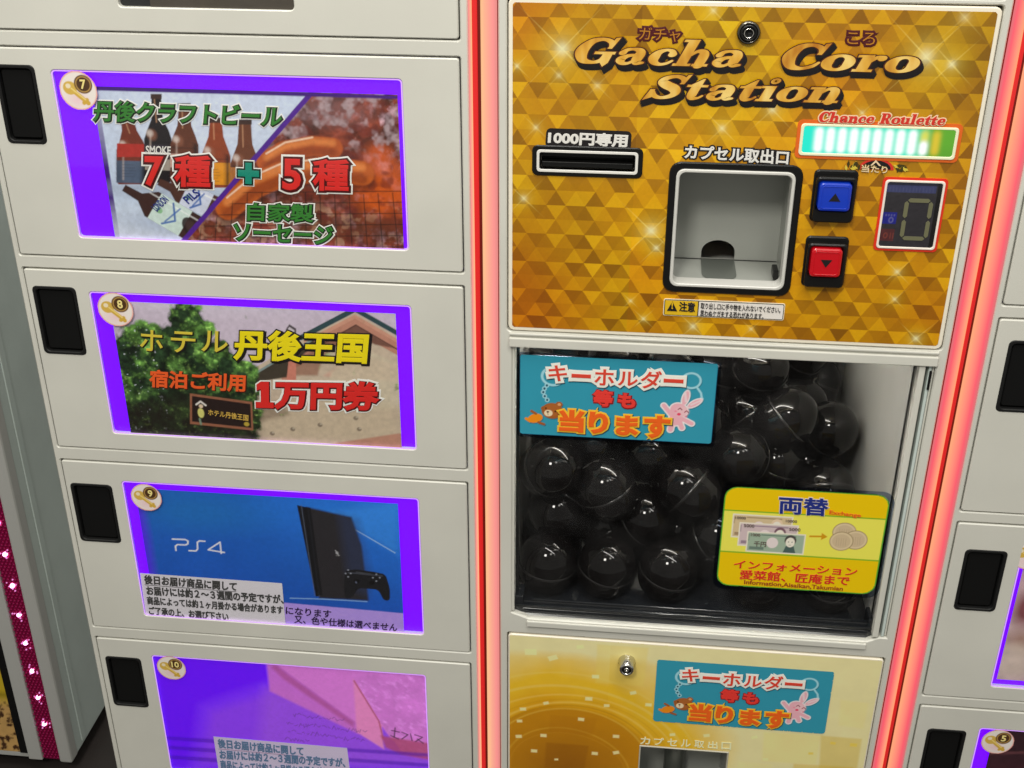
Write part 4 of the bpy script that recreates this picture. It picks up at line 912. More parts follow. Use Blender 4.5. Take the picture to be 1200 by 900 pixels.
s = Sheet([(i2[0], i2[3]), (i2[1], i2[3]), (i2[1], i2[2]), (i2[0], i2[2])], 190, 48, TY - .0008, (0, 226, 214)); u = s.U[..., None]
left, midc, right = srgb((0, 222, 196)), srgb((10, 216, 176)), srgb((86, 158, 30))
s.C = np.where(u < .72, left + (midc - left) * u / .72, midc + (right - midc) * np.clip((u - .72) / .14, 0, 1)); s.C *= (1 - .25 * np.clip(s.V - .5, 0, 1) * (u[..., 0] > .8))[..., None]
cols = 11
for r in range(4):
    for k in range(cols):
        uu = .105 + k * .0775; vv = .20 + r * .205; p = s.uv(uu, vv); d = np.hypot((s.X - p[0]), (s.Z - p[1]) * .92)
        lit = k < 9 or (k == 9 and r >= 2); colr = (255, 255, 255) if lit else (236, 216, 60) if k == 9 else (232, 190, 40)
        s.mix(np.exp(-(d / ((.0037 if lit else .0038))) ** 2.4) * (1.0 if lit else .62), colr)
s.C = np.clip(s.C * LF * 1.0, 0, 1); s.C = s.C * 1.0
o = s.build('led_matrix', disp, None, emit_attr('led_matrix_light', 1.12))

# --- buttons
def button(outer, cap, up, capm, label):
    q = pxrect(*outer); c = pxrect(*cap, -.014); mb = MB()
    mb.plate(rect(*q, .004), [], -.0035, .004, BLK, .0012); iq = (q[0] + .0016, q[1] - .0016, q[2] + .0016, q[3] - .0045); mb.plate(rect(*iq, .0035), [rect(c[0] - .0008, c[1] + .0008, c[2] - .0008, c[3] + .0008, .003)], -.0105, -.0030, BLK, .0012)
    mb.box(c[0] - .001, c[1] + .001, -.0040, -.0032, c[2] - .001, c[3] + .001, DARK)
    o = part(mb, 'select_button'); o['label'] = label
    cb = MB(); cb.plate(rect(*c, .0032), [], -.0140, -.004, capm, .0012); d = .0022
    cb.plate(rect(c[0] + d, c[1] - d, c[2] + d, c[3] - d, .002), [rect(c[0] + d + .0007, c[1] - d - .0007, c[2] + d + .0007, c[3] - d - .0007, .0018)], -.0146, -.0139, capm, .0002)
    x, z = (c[0] + c[1]) / 2, (c[2] + c[3]) / 2; sg = 1 if up else -1
    cb.plate([(x - .0050, z - .0034 * sg), (x + .0050, z - .0034 * sg), (x, z + .0040 * sg)], [], -.0144, -.0139, BLKM)
    cb.build('button_cap', o)
button([(953.8, 197.5), (1004.4, 199), (1000, 260), (948.4, 257.6)], [(960.5, 215), (999, 216), (995.6, 248.7), (958.8, 247)], True, mat('blue_button', lin=(.006, .034, .36), rough=.25, coat=.3, emit=(.0, .03, .5), estr=.25), 'blue button with an up arrow')
button([(944, 275.3), (994.3, 276.8), (988.4, 335.8), (938.7, 333)], [(951.6, 291.7), (987.6, 293), (984.4, 326), (948.8, 324)], False, mat('red_button', lin=(.44, .004, .010), rough=.25, coat=.3, emit=(.5, 0, .005), estr=.25), 'red button with a down arrow')

# --- counter display
q = pxrect((1034.7, 206), (1110.6, 209.5), (1097.8, 295), (1022.8, 292)); mb = MB()
mb.plate(rect(*q, .0035), [], TY - .0004, TY + .0004, mat('scarlet_ink', (204, 44, 18))); a = .0022; i1 = (q[0] + a, q[1] - a, q[2] + a, q[3] - a); a = .0042; i2 = (q[0] + a, q[1] - a, q[2] + a, q[3] - a)
mb.plate(rect(*i1, .003), [rect(*i2, .0022)], TY - .0014, TY - .0002, mat('pale_pink_plastic', (236, 214, 204), .3), .0004)
cnt = part(mb, 'counter_display')
s = Sheet([(i2[0], i2[3]), (i2[1], i2[3]), (i2[1], i2[2]), (i2[0], i2[2])], 80, 100, TY - .0006, (44, 42, 46)); u, v = s.U, s.V
s.mix((v < .16) * 1.0 * (u < .90), (52, 56, 92)); s.mix((u > .92) * 1.0, (22, 20, 20)); s.mix((v < .05) * .8, (24, 24, 30)); s.mix((u < .26) * (v > .47) * (v < .65) * 1.0, (30, 34, 118)); s.mix((u < .26) * (v > .72) * (v < .92) * 1.0, (74, 38, 40)); s.noise(400, 5, .3, 2)
w = (104, 104, 150); p = s.uv(.16, .585); s.ell(p, .0022, .0028, w, .7, world=True); s.ell(p, .0012, .0018, (30, 34, 118), 1, world=True)
for k in range(4): p = s.uv(.06 + k * .05, .51); s.ell(p, .0006, .0010, w, .6, world=True)
p = s.uv(.10, .83); s.ell(p, .0020, .0028, (128, 62, 50), .6, world=True); s.ell(p, .0011, .0018, (74, 38, 40), 1, world=True)
for k in range(2): p = s.uv(.19 + k * .05, .83); s.line([p + np.array([0, .0025]), p - np.array([0, .0025])], .0007, (128, 62, 50), .6, world=True)
for k in range(14): p = s.uv(.06 + k * .06, .11); s.line([p + np.array([0, .0018]), p - np.array([0, .0018])], .0006, (84, 88, 118), .35, world=True)
s.build('counter_screen', cnt, None, GLOSSP)
mb = MB(); seg = mat('grey_segment', (100, 99, 74), .35); SW = i2[1] - i2[0]; SH = i2[3] - i2[2]
def P_(u, v): return np.array([i2[0] + u * SW, i2[3] - v * SH])
def segm(a, b, w=.0036):
    a, b = P_(*a), P_(*b); d = (b - a) / np.linalg.norm(b - a); n_ = np.array([-d[1], d[0]]) * w / 2; a2, b2 = a + d * .0008, b - d * .0008; t = d * w * .5
    mb.plate([tuple(a2), tuple(a2 + t + n_), tuple(b2 - t + n_), tuple(b2), tuple(b2 - t - n_), tuple(a2 + t - n_)], [], TY - .0010, TY - .0004, seg)
x0_, x1_, z0_, zm, z1_ = .40, .84, .27, .56, .86
segm((x0_, z0_), (x1_, z0_)); segm((x0_, z1_), (x1_, z1_))
for xx in (x0_, x1_): segm((xx, z0_), (xx, zm)); segm((xx, zm), (xx, z1_))
mb.build('digit', cnt)

# --- capsule chamber
CX0, CX1, CY1 = -.1090, .2757, .355
WALLM = mat('chamber_wall', lin=(.64, .63, .59), rough=.22, bump=.02, bscale=60, var=.06, spec=.6)
mb = MB()
mb.add([(CX0, .02, .76), (CX0, CY1, .76), (CX0, CY1, 1.182), (CX0, .02, 1.182)], [[0, 1, 2, 3]], WALLM); mb.add([(CX1, .008, .76), (CX1, .008, 1.182), (CX1, CY1, 1.182), (CX1, CY1, .76)], [[0, 1, 2, 3]], WALLM)
mb.add([(CX0, CY1, .76), (CX1, CY1, .76), (CX1, CY1, 1.182), (CX0, CY1, 1.182)], [[0, 1, 2, 3]], WALLM); mb.add([(CX0, .02, 1.182), (CX0, CY1, 1.182), (CX1, CY1, 1.182), (CX1, .02, 1.182)], [[0, 1, 2, 3]], WALLM)
for sgn, xb in ((1, CX0), (-1, CX1)):      # ribbed corner profiles at the back and the left front
    for k, (w, d) in enumerate(((.006, .014), (.003, .020), (.007, .012), (.003, .022), (.008, .010), (.004, .018))):
        xo = .001 + sum((.006, .003, .007, .003, .008, .004)[:k]) + k * .0006; a, b = sorted((xb + sgn * xo, xb + sgn * (xo + w))); mb.box(a, b, CY1 - d, CY1 - .0005, .78, 1.181, ALU, .0006)
chamber = part(mb, 'capsule_chamber')
TRAY = mat('smoked_tray', lin=(.010, .012, .015), rough=.16, coat=.25)
mb = MB(); xs = (CX0 + .001, CX1 + .006)
prof = [(.345, .800), (.020, .7965), (.016, .8045), (.013, .8045), (.0105, .7975), (.0085, .7955), (.0080, .7900), (.0060, .7880), (.0060, .780)]
v = [(xs[i], p[0], p[1]) for p in prof for i in (0, 1)]; mb.add(v, [[2 * i, 2 * i + 1, 2 * i + 3, 2 * i + 2] for i in range(len(prof) - 1)], TRAY)
mb.tube([(xs[0], .0085, .8000), (xs[1], .0085, .8000)], .0022, TRAY, 8); mb.tube([(xs[0], .012, .8060), (xs[1], .012, .8060)], .0016, TRAY, 8)
mb.box(xs[0], xs[0] + .010, .0075, .03, .786, .812, TRAY, .001); mb.box(xs[1] - .010, xs[1], .0075, .03, .786, .812, TRAY, .001)
mb.build('tray', chamber)
mb = MB(); mb.tube([(-.100, .150, 1.176), (.196, .030, 1.160)], .0024, mat('chamber_tube_light', lin=(.8, .8, .8), rough=.5, emit=(1.0, .96, .88), estr=95), 8); mb.build('lamp_tube', chamber)
mb = MB(); mb.plate(rect(CX0 - .0004, .2838, .7868, ZO1 - .0004), [], .0034, .0052, PANE2); pane = part(mb, 'window_pane')
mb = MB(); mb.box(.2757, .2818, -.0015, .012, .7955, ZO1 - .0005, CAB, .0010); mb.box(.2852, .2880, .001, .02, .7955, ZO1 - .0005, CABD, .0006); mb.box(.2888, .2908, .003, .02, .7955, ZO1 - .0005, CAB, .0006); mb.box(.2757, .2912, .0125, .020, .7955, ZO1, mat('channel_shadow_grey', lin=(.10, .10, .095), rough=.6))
part(mb, 'window_frame'); mb = MB(); mb.box(-.1097, -.1072, .001, .016, .797, ZO1 - .0005, CAB, .0006); part(mb, 'window_frame'); mb = MB(); mb.box(.2862, .2884, -.0006, .006, 1.092, 1.112, BLK, .0006)
part(mb, 'window_latch')

# --- stickers on the window and the lower door
KH_BG = (48, 142, 166)
TEALS = mat('teal_sticker', (48, 142, 166), .25)
def keyholder(parent, x0, x1, z0, z1, y, edge):
    s = Sheet([(x0, z1), (x1, z1), (x1, z0), (x0, z0)], 300, 140, y, KH_BG); w = True
    def q(u, v): return np.array([x0 + (x1 - x0) * u, z1 - (z1 - z0) * v])
    wd = x1 - x0; s.noise(30, 8, .06, 3)
    ring_c = (150, 200, 212)
    def ringo(c, r):
        s.ell(c + np.array([.0006, -.0008]), r, r * .92, (20, 70, 92), .6, world=w, soft=.001); s.ell(c, r, r * .92, ring_c, world=w); t = s.C.copy(); s.ell(c, r * .78, r * .70, KH_BG, world=w)
    ringo(q(.17, .255), wd * .062); ringo(q(.872, .225), wd * .052)
    for k, (u, v) in enumerate(((.140, .37), (.128, .41), (.122, .455), (.130, .505), (.143, .55))):
        s.ell(q(u, v), wd * .012, wd * .013, ring_c, world=w); s.ell(q(u, v), wd * .006, wd * .007, (30, 70, 90), world=w)
    s.line([q(.905, .31), q(.925, .37), q(.932, .44)], wd * .011, ring_c, world=w); s.ell(q(.93, .44), wd * .01, wd * .01, ring_c, world=w)
    # small brown plush
    sh = np.array([.0008, -.0010])
    br = (150, 84, 36); orr = (226, 132, 22)
    for off, c1, c2, a in ((sh, (16, 56, 74), (16, 56, 74), .6), (np.zeros(2), br, orr, 1)):
        s.ell(q(.17, .685) + off, wd * .055, wd * .046, c1, a, world=w); s.ell(q(.205, .60) + off, wd * .018, wd * .016, c1, a, world=w); s.ell(q(.125, .66) + off, wd * .014, wd * .014, c1, a, world=w)
        s.ell(q(.082, .79) + off, wd * .040, wd * .026, c2, a, rot=.35, world=w); s.line([q(.055, .83) + off, q(.035, .80) + off], wd * .016, c2, a, world=w); s.line([q(.10, .84) + off, q(.128, .86) + off], wd * .014, c1, a, world=w); s.line([q(.085, .73) + off, q(.062, .70) + off], wd * .014, c1, a, world=w)
    s.ell(q(.172, .675), wd * .046, wd * .038, (166, 96, 44), .7, world=w, soft=.003)
    s.ell(q(.150, .715), wd * .022, wd * .019, (232, 204, 168), world=w); s.ell(q(.147, .700), wd * .0065, wd * .005, (60, 24, 20), world=w); s.line([q(.147, .71), q(.149, .74)], wd * .003, (110, 60, 40), world=w)
    s.ell(q(.137, .655), wd * .0045, wd * .005, (30, 16, 12), world=w); s.ell(q(.186, .690), wd * .0045, wd * .005, (30, 16, 12), world=w); s.ell(q(.206, .60), wd * .009, wd * .008, (210, 150, 100), world=w)
    # pink rabbit cut-out
    def rabbit(grow, off, col, a, soft):
        g_ = wd * grow
        for u, v, ru, rv, ro in ((.820, .595, .046, .040, -.35), (.808, .710, .036, .038, 0), (.850, .440, .0165, .044, -.22), (.898, .500, .0155, .042, -.95)):
            s.ell(q(u, v) + off, wd * ru + g_, wd * rv + g_, col, a, rot=ro, world=w, soft=soft)
        for p0, p1, wl in (((.785, .66), (.742, .545), .026), ((.84, .70), (.890, .755), .026), ((.790, .76), (.784, .845), .030), ((.830, .75), (.842, .815), .028)):
            s.line([q(*p0) + off, q(*p1) + off], wd * wl + 2 * g_, col, a, world=w, soft=soft)
    rabbit(.003, sh, (16, 60, 84), .65, .001); rabbit(.0045, np.zeros(2), (242, 226, 224), 1, None); rabbit(-.001, np.zeros(2), (236, 166, 178), 1, .001)
    s.ell(q(.836, .61), wd * .034, wd * .030, (242, 184, 190), .8, world=w, soft=.003); s.ell(q(.822, .645), wd * .010, wd * .008, (214, 60, 96), world=w); s.line([q(.846, .38), q(.853, .48)], wd * .012, (248, 206, 210), .8, world=w, soft=.001); s.line([q(.925, .465), q(.88, .52)], wd * .010, (248, 206, 210), .8, world=w, soft=.001)
    for e in ((.826, .575), (.860, .605)): s.line([q(e[0] - .010, e[1] + .012), q(e[0], e[1] - .008), q(e[0] + .010, e[1] + .014)], wd * .005, (110, 40, 56), world=w)
    s.ell(q(.805, .61), wd * .007, wd * .006, (232, 110, 140), .7, world=w, soft=.001); s.ell(q(.858, .67), wd * .007, wd * .006, (232, 110, 140), .7, world=w, soft=.001)
    r = .0022; qx = np.maximum(np.abs(s.X - (x0 + x1) / 2) - (wd / 2 - r), 0); qz = np.maximum(np.abs(s.Z - (z0 + z1) / 2) - ((z1 - z0) / 2 - r), 0)
    root = s.build('promo_sticker', parent, np.hypot(qx, qz) <= r, GLOSSP)
    mb = MB(); yy = y - .0004; RS = mat('promo_red_ink', (206, 62, 44)); PKW = mat('promo_white_ink', (244, 224, 214)); DB = mat('promo_shadow_ink', (18, 64, 86)); OR = mat('promo_orange_ink', (236, 92, 20)); OY = mat('promo_amber_ink', (246, 176, 44)); MR = mat('promo_dark_red_ink', (128, 22, 30))
    A = lambda u, v: q(u, v)
    for t, a, b, c in (('キ', (.150, .115), (.240, .13), (.150, .30)), ('ー', (.268, .21), (.362, .215), (.268, .245)), ('ホ', (.385, .135), (.480, .14), (.385, .325)), ('ル', (.505, .15), (.600, .155), (.505, .315)), ('ダ', (.620, .125), (.720, .13), (.620, .335)), ('ー', (.735, .215), (.830, .22), (.735, .25))):
        stack(mb, t, A(a[0], a[1]), A(b[0], a[1]), A(c[0], c[1]), yy, [(DB, .15, (.0007, -.0012)), (PKW, .15, (0, 0)), (RS, .02, (0, 0))], True)
    for t, a, b, c in (('等', .385, .475, (.40, .585)), ('も', .512, .592, (.425, .59))):
        stack(mb, t, A(a, c[0]), A(b, c[0]), A(a, c[1]), yy, [(MR, .11, (.0003, -.0004)), (mat('promo_bright_red_ink', (214, 52, 44)), .055, (0, 0))], True)
    for t, a, b, c in (('当', .215, .330, (.665, .925)), ('り', .368, .455, (.675, .925)), ('ま', .51, .61, (.70, .93)), ('す', .655, .775, (.685, .945))):
        stack(mb, t, A(a, c[0]), A(b, c[0]), A(a, c[1]), yy, [(DB, .12, (.0007, -.0010)), (OY, .115, (0, 0)), (OR, .05, (0, 0))], True)
    mb.build('promo_lettering', root)
    if edge:
        em = MB(); em.plate(rect(x0 - .0028, x1 + .0030, z0 - .0030, z1 + .0022, .004), [rect(x0 + .0005, x1 - .0005, z0 + .0005, z1 - .0005, .002)], y - .0002, y + .0004, clear_mat('laminate_edge', (.35, .42, .55), 1.0)); em.build('laminate_edge', root)
    return root
SY = .0028
o = keyholder(machine, -.1025, .0895, 1.0187, 1.1083, SY, True); o.matrix_parent_inverse = MINV; o['label'] = 'teal keyring sticker on the clear window'

def exchange_sticker():
    x0, x1, z0, z1 = .1070, .2715, .8475, .9712; y = SY; wd, ht = x1 - x0, z1 - z0
    s = Sheet([(x0, z1), (x1, z1), (x1, z0), (x0, z0)], 250, 190, y, (238, 186, 4)); w = True
    def q(u, v): return np.array([x0 + wd * u, z1 - ht * v])
    X, Z = s.X, s.Z
    s.mix(((s.V > .235) & (s.V < .648)) * 1.0, (236, 216, 84)); s.noise(25, 4, .05, 3)
    gr = (112, 168, 34)
    for v in (.235, .648): s.line([q(0, v), q(1, v)], .0016, gr, world=w)
    r = .0135; qx = np.maximum(np.abs(X - (x0 + x1) / 2) - (wd / 2 - r), 0); qz = np.maximum(np.abs(Z - (z0 + z1) / 2) - (ht / 2 - r), 0); rr = np.hypot(qx, qz); rr = np.where((qx == 0) | (qz == 0), np.maximum(np.abs(X - (x0 + x1) / 2) - (wd / 2 - r), np.abs(Z - (z0 + z1) / 2) - (ht / 2 - r)), rr)
    s.mix((rr > r - .0018) * 1.0, (84, 158, 46))
    def note(u0, v0, u1, v1, base, ink_, faceu, hair):
        s.poly([q(u0, v0), q(u1, v0), q(u1, v1), q(u0, v1)], (222, 214, 198), world=w); m_ = .008
        s.poly([q(u0 + m_, v0 + .012), q(u1 - m_, v0 + .012), q(u1 - m_, v1 - .012), q(u0 + m_, v1 - .012)], base, world=w)
        s.line([q(u0 + .09, v0 + .03), q(u0 + .30, v0 + .03)], .0014, ink_, .7, world=w)
        c = q((u0 + u1) / 2 - .02, (v0 + v1) / 2); s.ell(c, wd * .036, wd * .040, (222, 206, 206), .9, world=w)
        f = q(faceu, (v0 + v1) / 2 - .01); s.poly([f + np.array([-.0065, -.0125]), f + np.array([.0065, -.0125]), f + np.array([.004, -.004]), f + np.array([-.004, -.004])], ink_, world=w)
        s.ell(f + np.array([0, .003]), wd * .036, wd * .040, hair, world=w); s.ell(f + np.array([0, .0005]), wd * .028, wd * .036, (226, 216, 202), world=w)
        for d in (-.0018, .0018): s.ell(f + np.array([d, .001]), .0006, .0006, ink_, world=w)
        s.line([f + np.array([-.001, -.0028]), f + np.array([.001, -.0028])], .0005, ink_, world=w)
        s.poly([q(u0 + .02, v1 - .055), q(u0 + .11, v1 - .055), q(u0 + .11, v1 - .025), q(u0 + .02, v1 - .025)], ink_, .7, world=w); s.line([q(u0 + .012, v0 + .03), q(u0 + .012, v0 + .09)], .0012, ink_, .5, world=w)
    note(.065, .265, .435, .50, (200, 178, 140), (128, 100, 74), .34, (216, 190, 160)); note(.11, .345, .475, .58, (196, 176, 178), (112, 88, 112), .365, (116, 84, 96)); note(.165, .430, .525, .655 - .02, (150, 168, 148), (72, 92, 88), .435, (72, 70, 66))
    s.line([q(.552, .445), q(.62, .44)], .0022, (196, 140, 20), world=w); s.poly([q(.62, .405), q(.658, .44), q(.62, .475)], (196, 140, 20), world=w)
    for u, v in ((.755, .385), (.83, .455), (.745, .475)):
        s.ell(q(u, v), wd * .073, ht * .095, (150, 128, 96), world=w); s.ell(q(u, v), wd * .068, ht * .087, (206, 186, 150), world=w); s.ell(q(u, v), wd * .056, ht * .070, (190, 168, 136), .8, world=w)
        for k in range(5): s.line([q(u - .03 + k * .014, v - .03), q(u - .028 + k * .014, v + .045)], .0005, (150, 128, 104), .5, world=w)
    root = s.build('exchange_sticker', machine, rr <= r, GLOSSP); root.matrix_parent_inverse = MINV; root['label'] = 'yellow money exchange sticker on the clear window'
    mb = MB(); yy = y - .0004; OT = mat('exchange_orange_ink', (214, 92, 18)); RT = mat('exchange_red_ink', (200, 44, 24))
    stack(mb, '両替', (914, 581.5), (970.5, 585), (913, 601), yy, [(mat('pale_lilac_ink', (206, 196, 190)), .055, (0, 0)), (NAVY_I, .028, (0, 0))])
    mb.build('title_lettering', root); mb = MB(); letters(mb, 'Exchange', (972.5, 598), (1009, 602), (972, 603.8), yy, OT, .03); mb.build('exchange_lettering', root); mb = MB()
    letters(mb, 'インフォメーション', (861, 656.5), (1005, 666), (860, 665.5), yy, RT, .025); letters(mb, '愛菜館、匠庵まで', (868, 667.8), (996, 675.5), (867, 678.5), yy, RT, .025); letters(mb, 'Information,Aisaikan,Takumian', (872.5, 679.5), (988, 687.5), (872, 685), yy, mat('exchange_brown_ink', (150, 66, 12)), .025)
    mb.build('exchange_lettering', root); G6 = mat('banknote_ink', (92, 78, 72))
    for t, a, b, c in (('10000', (862, 605), (874, 605.7), (862, 608)), ('10000', (921, 609), (934, 609.8), (921, 612)), ('5000', (872, 614), (884, 614.8), (872, 617.5)), ('5000', (925, 618.5), (938, 619.3), (925, 622)), ('1000', (880, 625), (891, 625.7), (880, 628)), ('千円', (884, 634), (898, 635), (883.5, 640))): mb = MB(); letters(mb, t, a, b, c, yy, G6, .02); mb.build('banknote_figures', root)
    em = MB(); em.plate(rect(x0 - .0036, x1 + .0040, z0 - .0040, z1 + .0032, .012), [rect(x0 + .0004, x1 - .0004, z0 + .0004, z1 - .0004, .012)], y - .0002, y + .0004, clear_mat('laminate_edge', (.35, .42, .55), 1.0)); em.build('laminate_edge', root)
exchange_sticker()

# --- lower door
LO = (F(750.5, 875)[0], F(853, 880)[0], .50, (F(750.5, 874)[1] + F(853, 880)[1]) / 2)
mb = MB(); mb.plate(rect(GX0, GX1, .402, ZL1, .004), [rect(*LO, .001)], -.0010, .015, mat('cream_plate'), .0010); lower = part(mb, 'lower_door')
def lower_print():
    y = -.0013; x0, x1, z0, z1 = GX0 + .001, GX1 - .001, .404, ZL1 - .001
    s = Sheet([(x0, z1), (x1, z1), (x1, z0), (x0, z0)], 560, 420, y, (222, 196, 92)); X, Z = s.X, s.Z
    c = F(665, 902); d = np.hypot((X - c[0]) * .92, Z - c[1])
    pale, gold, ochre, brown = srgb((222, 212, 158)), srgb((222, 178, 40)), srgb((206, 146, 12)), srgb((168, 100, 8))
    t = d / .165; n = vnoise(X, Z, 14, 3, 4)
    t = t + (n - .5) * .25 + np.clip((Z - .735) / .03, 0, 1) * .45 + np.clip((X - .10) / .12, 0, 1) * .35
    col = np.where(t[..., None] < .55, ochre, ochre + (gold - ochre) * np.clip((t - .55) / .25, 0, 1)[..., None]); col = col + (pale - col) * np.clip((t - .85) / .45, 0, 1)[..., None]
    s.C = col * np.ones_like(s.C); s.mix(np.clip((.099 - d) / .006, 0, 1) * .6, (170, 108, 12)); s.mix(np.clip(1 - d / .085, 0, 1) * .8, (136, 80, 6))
    for r, w, k, cc in ((.104, .0018, .8, (232, 196, 90)), (.098, .0014, .7, (150, 100, 10)), (.092, .0014, .8, (226, 186, 70)), (.110, .0010, .5, (160, 112, 14)), (.118, .0016, .5, (236, 206, 110)), (.066, .0014, .7, (214, 166, 50)), (.060, .0010, .5, (206, 150, 40)), (.13, .002, .4, (238, 214, 130)), (.145, .0016, .35, (236, 210, 120))):
        an = np.arctan2(Z - c[1], X - c[0]); dd = d + .003 * np.sin(an * 2 + r * 90); s.mix(np.clip((w * 1.4 - np.abs(dd - r)) / .0022, 0, 1) * k * .6, cc)
    # pale blocks and confetti
    rng = np.random.default_rng(8)
    for u0, v0, u1, v1, cc, k in ((895, 858, 962, 892, (228, 212, 140), .7), (962, 862, 1010, 900, (204, 172, 50), .5), (865, 892, 905, 910, (230, 214, 150), .6), (985, 820, 1018, 850, (230, 214, 140), .5), (700, 755, 760, 800, (224, 200, 96), .4), (930, 895, 1000, 915, (214, 178, 56), .5), (640, 870, 690, 900, (140, 84, 6), .5), (645, 838, 700, 858, (170, 108, 10), .35)):
        s.poly([(u0, v0), (u1, v0 + 4), (u1 - 6, v1 + 4), (u0 - 2, v1)], cc, k, soft=.003)
    for px, py, sz in ((622, 763, 15), (648, 770, 12), (698, 792, 9), (742, 811, 8), (640, 823, 7), (613, 830, 8), (609, 844, 7), (711, 826, 7), (681, 842, 8), (608, 862, 8), (637, 861, 8), (722, 862, 8), (626, 879, 8), (697, 882, 8), (722, 881, 8), (652, 889, 5), (690, 818, 9), (680, 757, 9), (788, 860, 7), (828, 861, 8), (884, 863, 8), (1000, 872, 9), (950, 882, 6), (897, 889, 7), (976, 870, 7), (760, 825, 8)):
        p = F(px, py); a = rng.uniform(0, .5) - .1; hz = sz * .00040
        ca, sa = math.cos(a), math.sin(a); pts = [p + np.array([x * ca - z * sa, x * sa + z * ca]) * hz for x, z in ((-1.1, -.7), (1.1, -.7), (1.1, .7), (-1.1, .7))]; s.poly(pts, (238, 222, 158) if py < 890 and px < 900 else (226, 196, 80), .85, world=True, soft=.001)
    s.noise(60, 5, .10, 4)
    r = .003; qx = np.maximum(np.abs(X - (x0 + x1) / 2) - ((x1 - x0) / 2 - r), 0); qz = np.maximum(np.abs(Z - (z0 + z1) / 2) - ((z1 - z0) / 2 - r), 0)
    keep = (np.hypot(qx, qz) <= r) & ~((X > LO[0] - .001) & (X < LO[1] + .001) & (Z > LO[2]) & (Z < LO[3] + .001))
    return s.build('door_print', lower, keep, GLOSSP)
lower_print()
mb = MB()
for i, ch in enumerate('カプセル取出口'):
    a = np.array([751 + i * 15.8, 863.5 + i * 1.05]); letters(mb, ch, a, a + (11, .7), a + (-.4, 8.2), -.0018, mat('pale_yellow_ink', (240, 226, 180)), .02)
mb.build('outlet_lettering', lower)
mb = MB(); ly = .06; mb.plate(rect(LO[0] - .001, LO[1] + .001, LO[2], LO[3] + .001), [rect(LO[0] + .0004, LO[1] - .0004, LO[2] + .002, LO[3] - .0006)], -.0022, .01, mat('pale_plastic', lin=(.55, .52, .42), rough=.4), .0004)
mb.add([(LO[0], ly, LO[2]), (LO[1], ly, LO[2]), (LO[1], ly, LO[3] + .05), (LO[0], ly, LO[3] + .05)], [[0, 1, 2, 3]], GRYP)
for xx in (LO[0], LO[1]): mb.add([(xx, .002, LO[2]), (xx, ly, LO[2]), (xx, ly, LO[3] + .05), (xx, .002, LO[3] + .05)], [[0, 1, 2, 3]], GRYP)
tx = F(792, 890, .05)[0]; mb.tube([(tx - .003, .046, .50), (tx + .001, .050, .70)], .0125, mat('dark_tube'), 16); mb.build('lower_outlet', lower)
mb = MB(); c = F(734.5, 775); mb.lathe([(.0096, -.0014), (.0096, -.0030), (.0084, -.0060), (.0080, -.0150), (.0070, -.0165), (.0054, -.0165), (.0050, -.0150)], (c[0], 0, c[1] + .001), CHR); mb.lathe([(.0052, -.0150), (.0048, -.0155), (.0026, -.0155)], (c[0], 0, c[1] + .001), BLK); mb.lathe([(.0030, -.0152), (.0026, -.0168), (.0012, -.0168), (.0010, -.015), (0, -.015)], (c[0], 0, c[1] + .001), CHR); mb.build('door_lock', lower)
o = keyholder(lower, .0515, .2425, .6567, .7462, -.0018, False); o['label'] = 'teal keyring sticker on the yellow lower door'

# --- red light strips in the gaps left and right of the machine
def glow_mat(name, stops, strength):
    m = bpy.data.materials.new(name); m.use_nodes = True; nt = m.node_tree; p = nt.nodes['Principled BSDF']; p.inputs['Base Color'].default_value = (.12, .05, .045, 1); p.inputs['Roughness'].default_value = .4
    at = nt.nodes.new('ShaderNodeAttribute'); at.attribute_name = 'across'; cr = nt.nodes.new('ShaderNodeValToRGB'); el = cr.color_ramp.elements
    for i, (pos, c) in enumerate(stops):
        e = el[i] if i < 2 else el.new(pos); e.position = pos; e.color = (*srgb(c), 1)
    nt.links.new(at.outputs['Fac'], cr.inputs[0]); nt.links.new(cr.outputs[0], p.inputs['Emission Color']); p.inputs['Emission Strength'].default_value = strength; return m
RBAND = glow_mat('coral_edge_glow', [(0.0, (248, 196, 140)), (1.0, (222, 132, 128)), (.30, (248, 176, 142)), (.74, (250, 146, 142))], .92)  # emission ramp paints the strip's red light falling on the metal edges
RBAND2 = glow_mat('red_coral_edge_glow', [(0.0, (255, 170, 120)), (1.0, (214, 104, 112)), (.35, (255, 140, 118)), (.76, (250, 82, 104))], .92)
RDEEP = mat('red_diffuser', lin=(.4, .01, .01), rough=.3, emit=(.60, .018, .018), estr=.62)
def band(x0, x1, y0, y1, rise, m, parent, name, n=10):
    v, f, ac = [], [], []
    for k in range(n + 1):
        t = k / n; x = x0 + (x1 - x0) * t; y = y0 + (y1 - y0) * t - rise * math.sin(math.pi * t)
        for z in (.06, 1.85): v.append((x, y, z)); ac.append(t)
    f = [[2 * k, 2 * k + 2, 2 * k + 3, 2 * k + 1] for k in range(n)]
    me = bpy.data.meshes.new(name); me.from_pydata(v, [], f); a = me.attributes.new('across', 'FLOAT', 'POINT'); a.data.foreach_set('value', ac); o = link(name, me, m, parent, True); return o
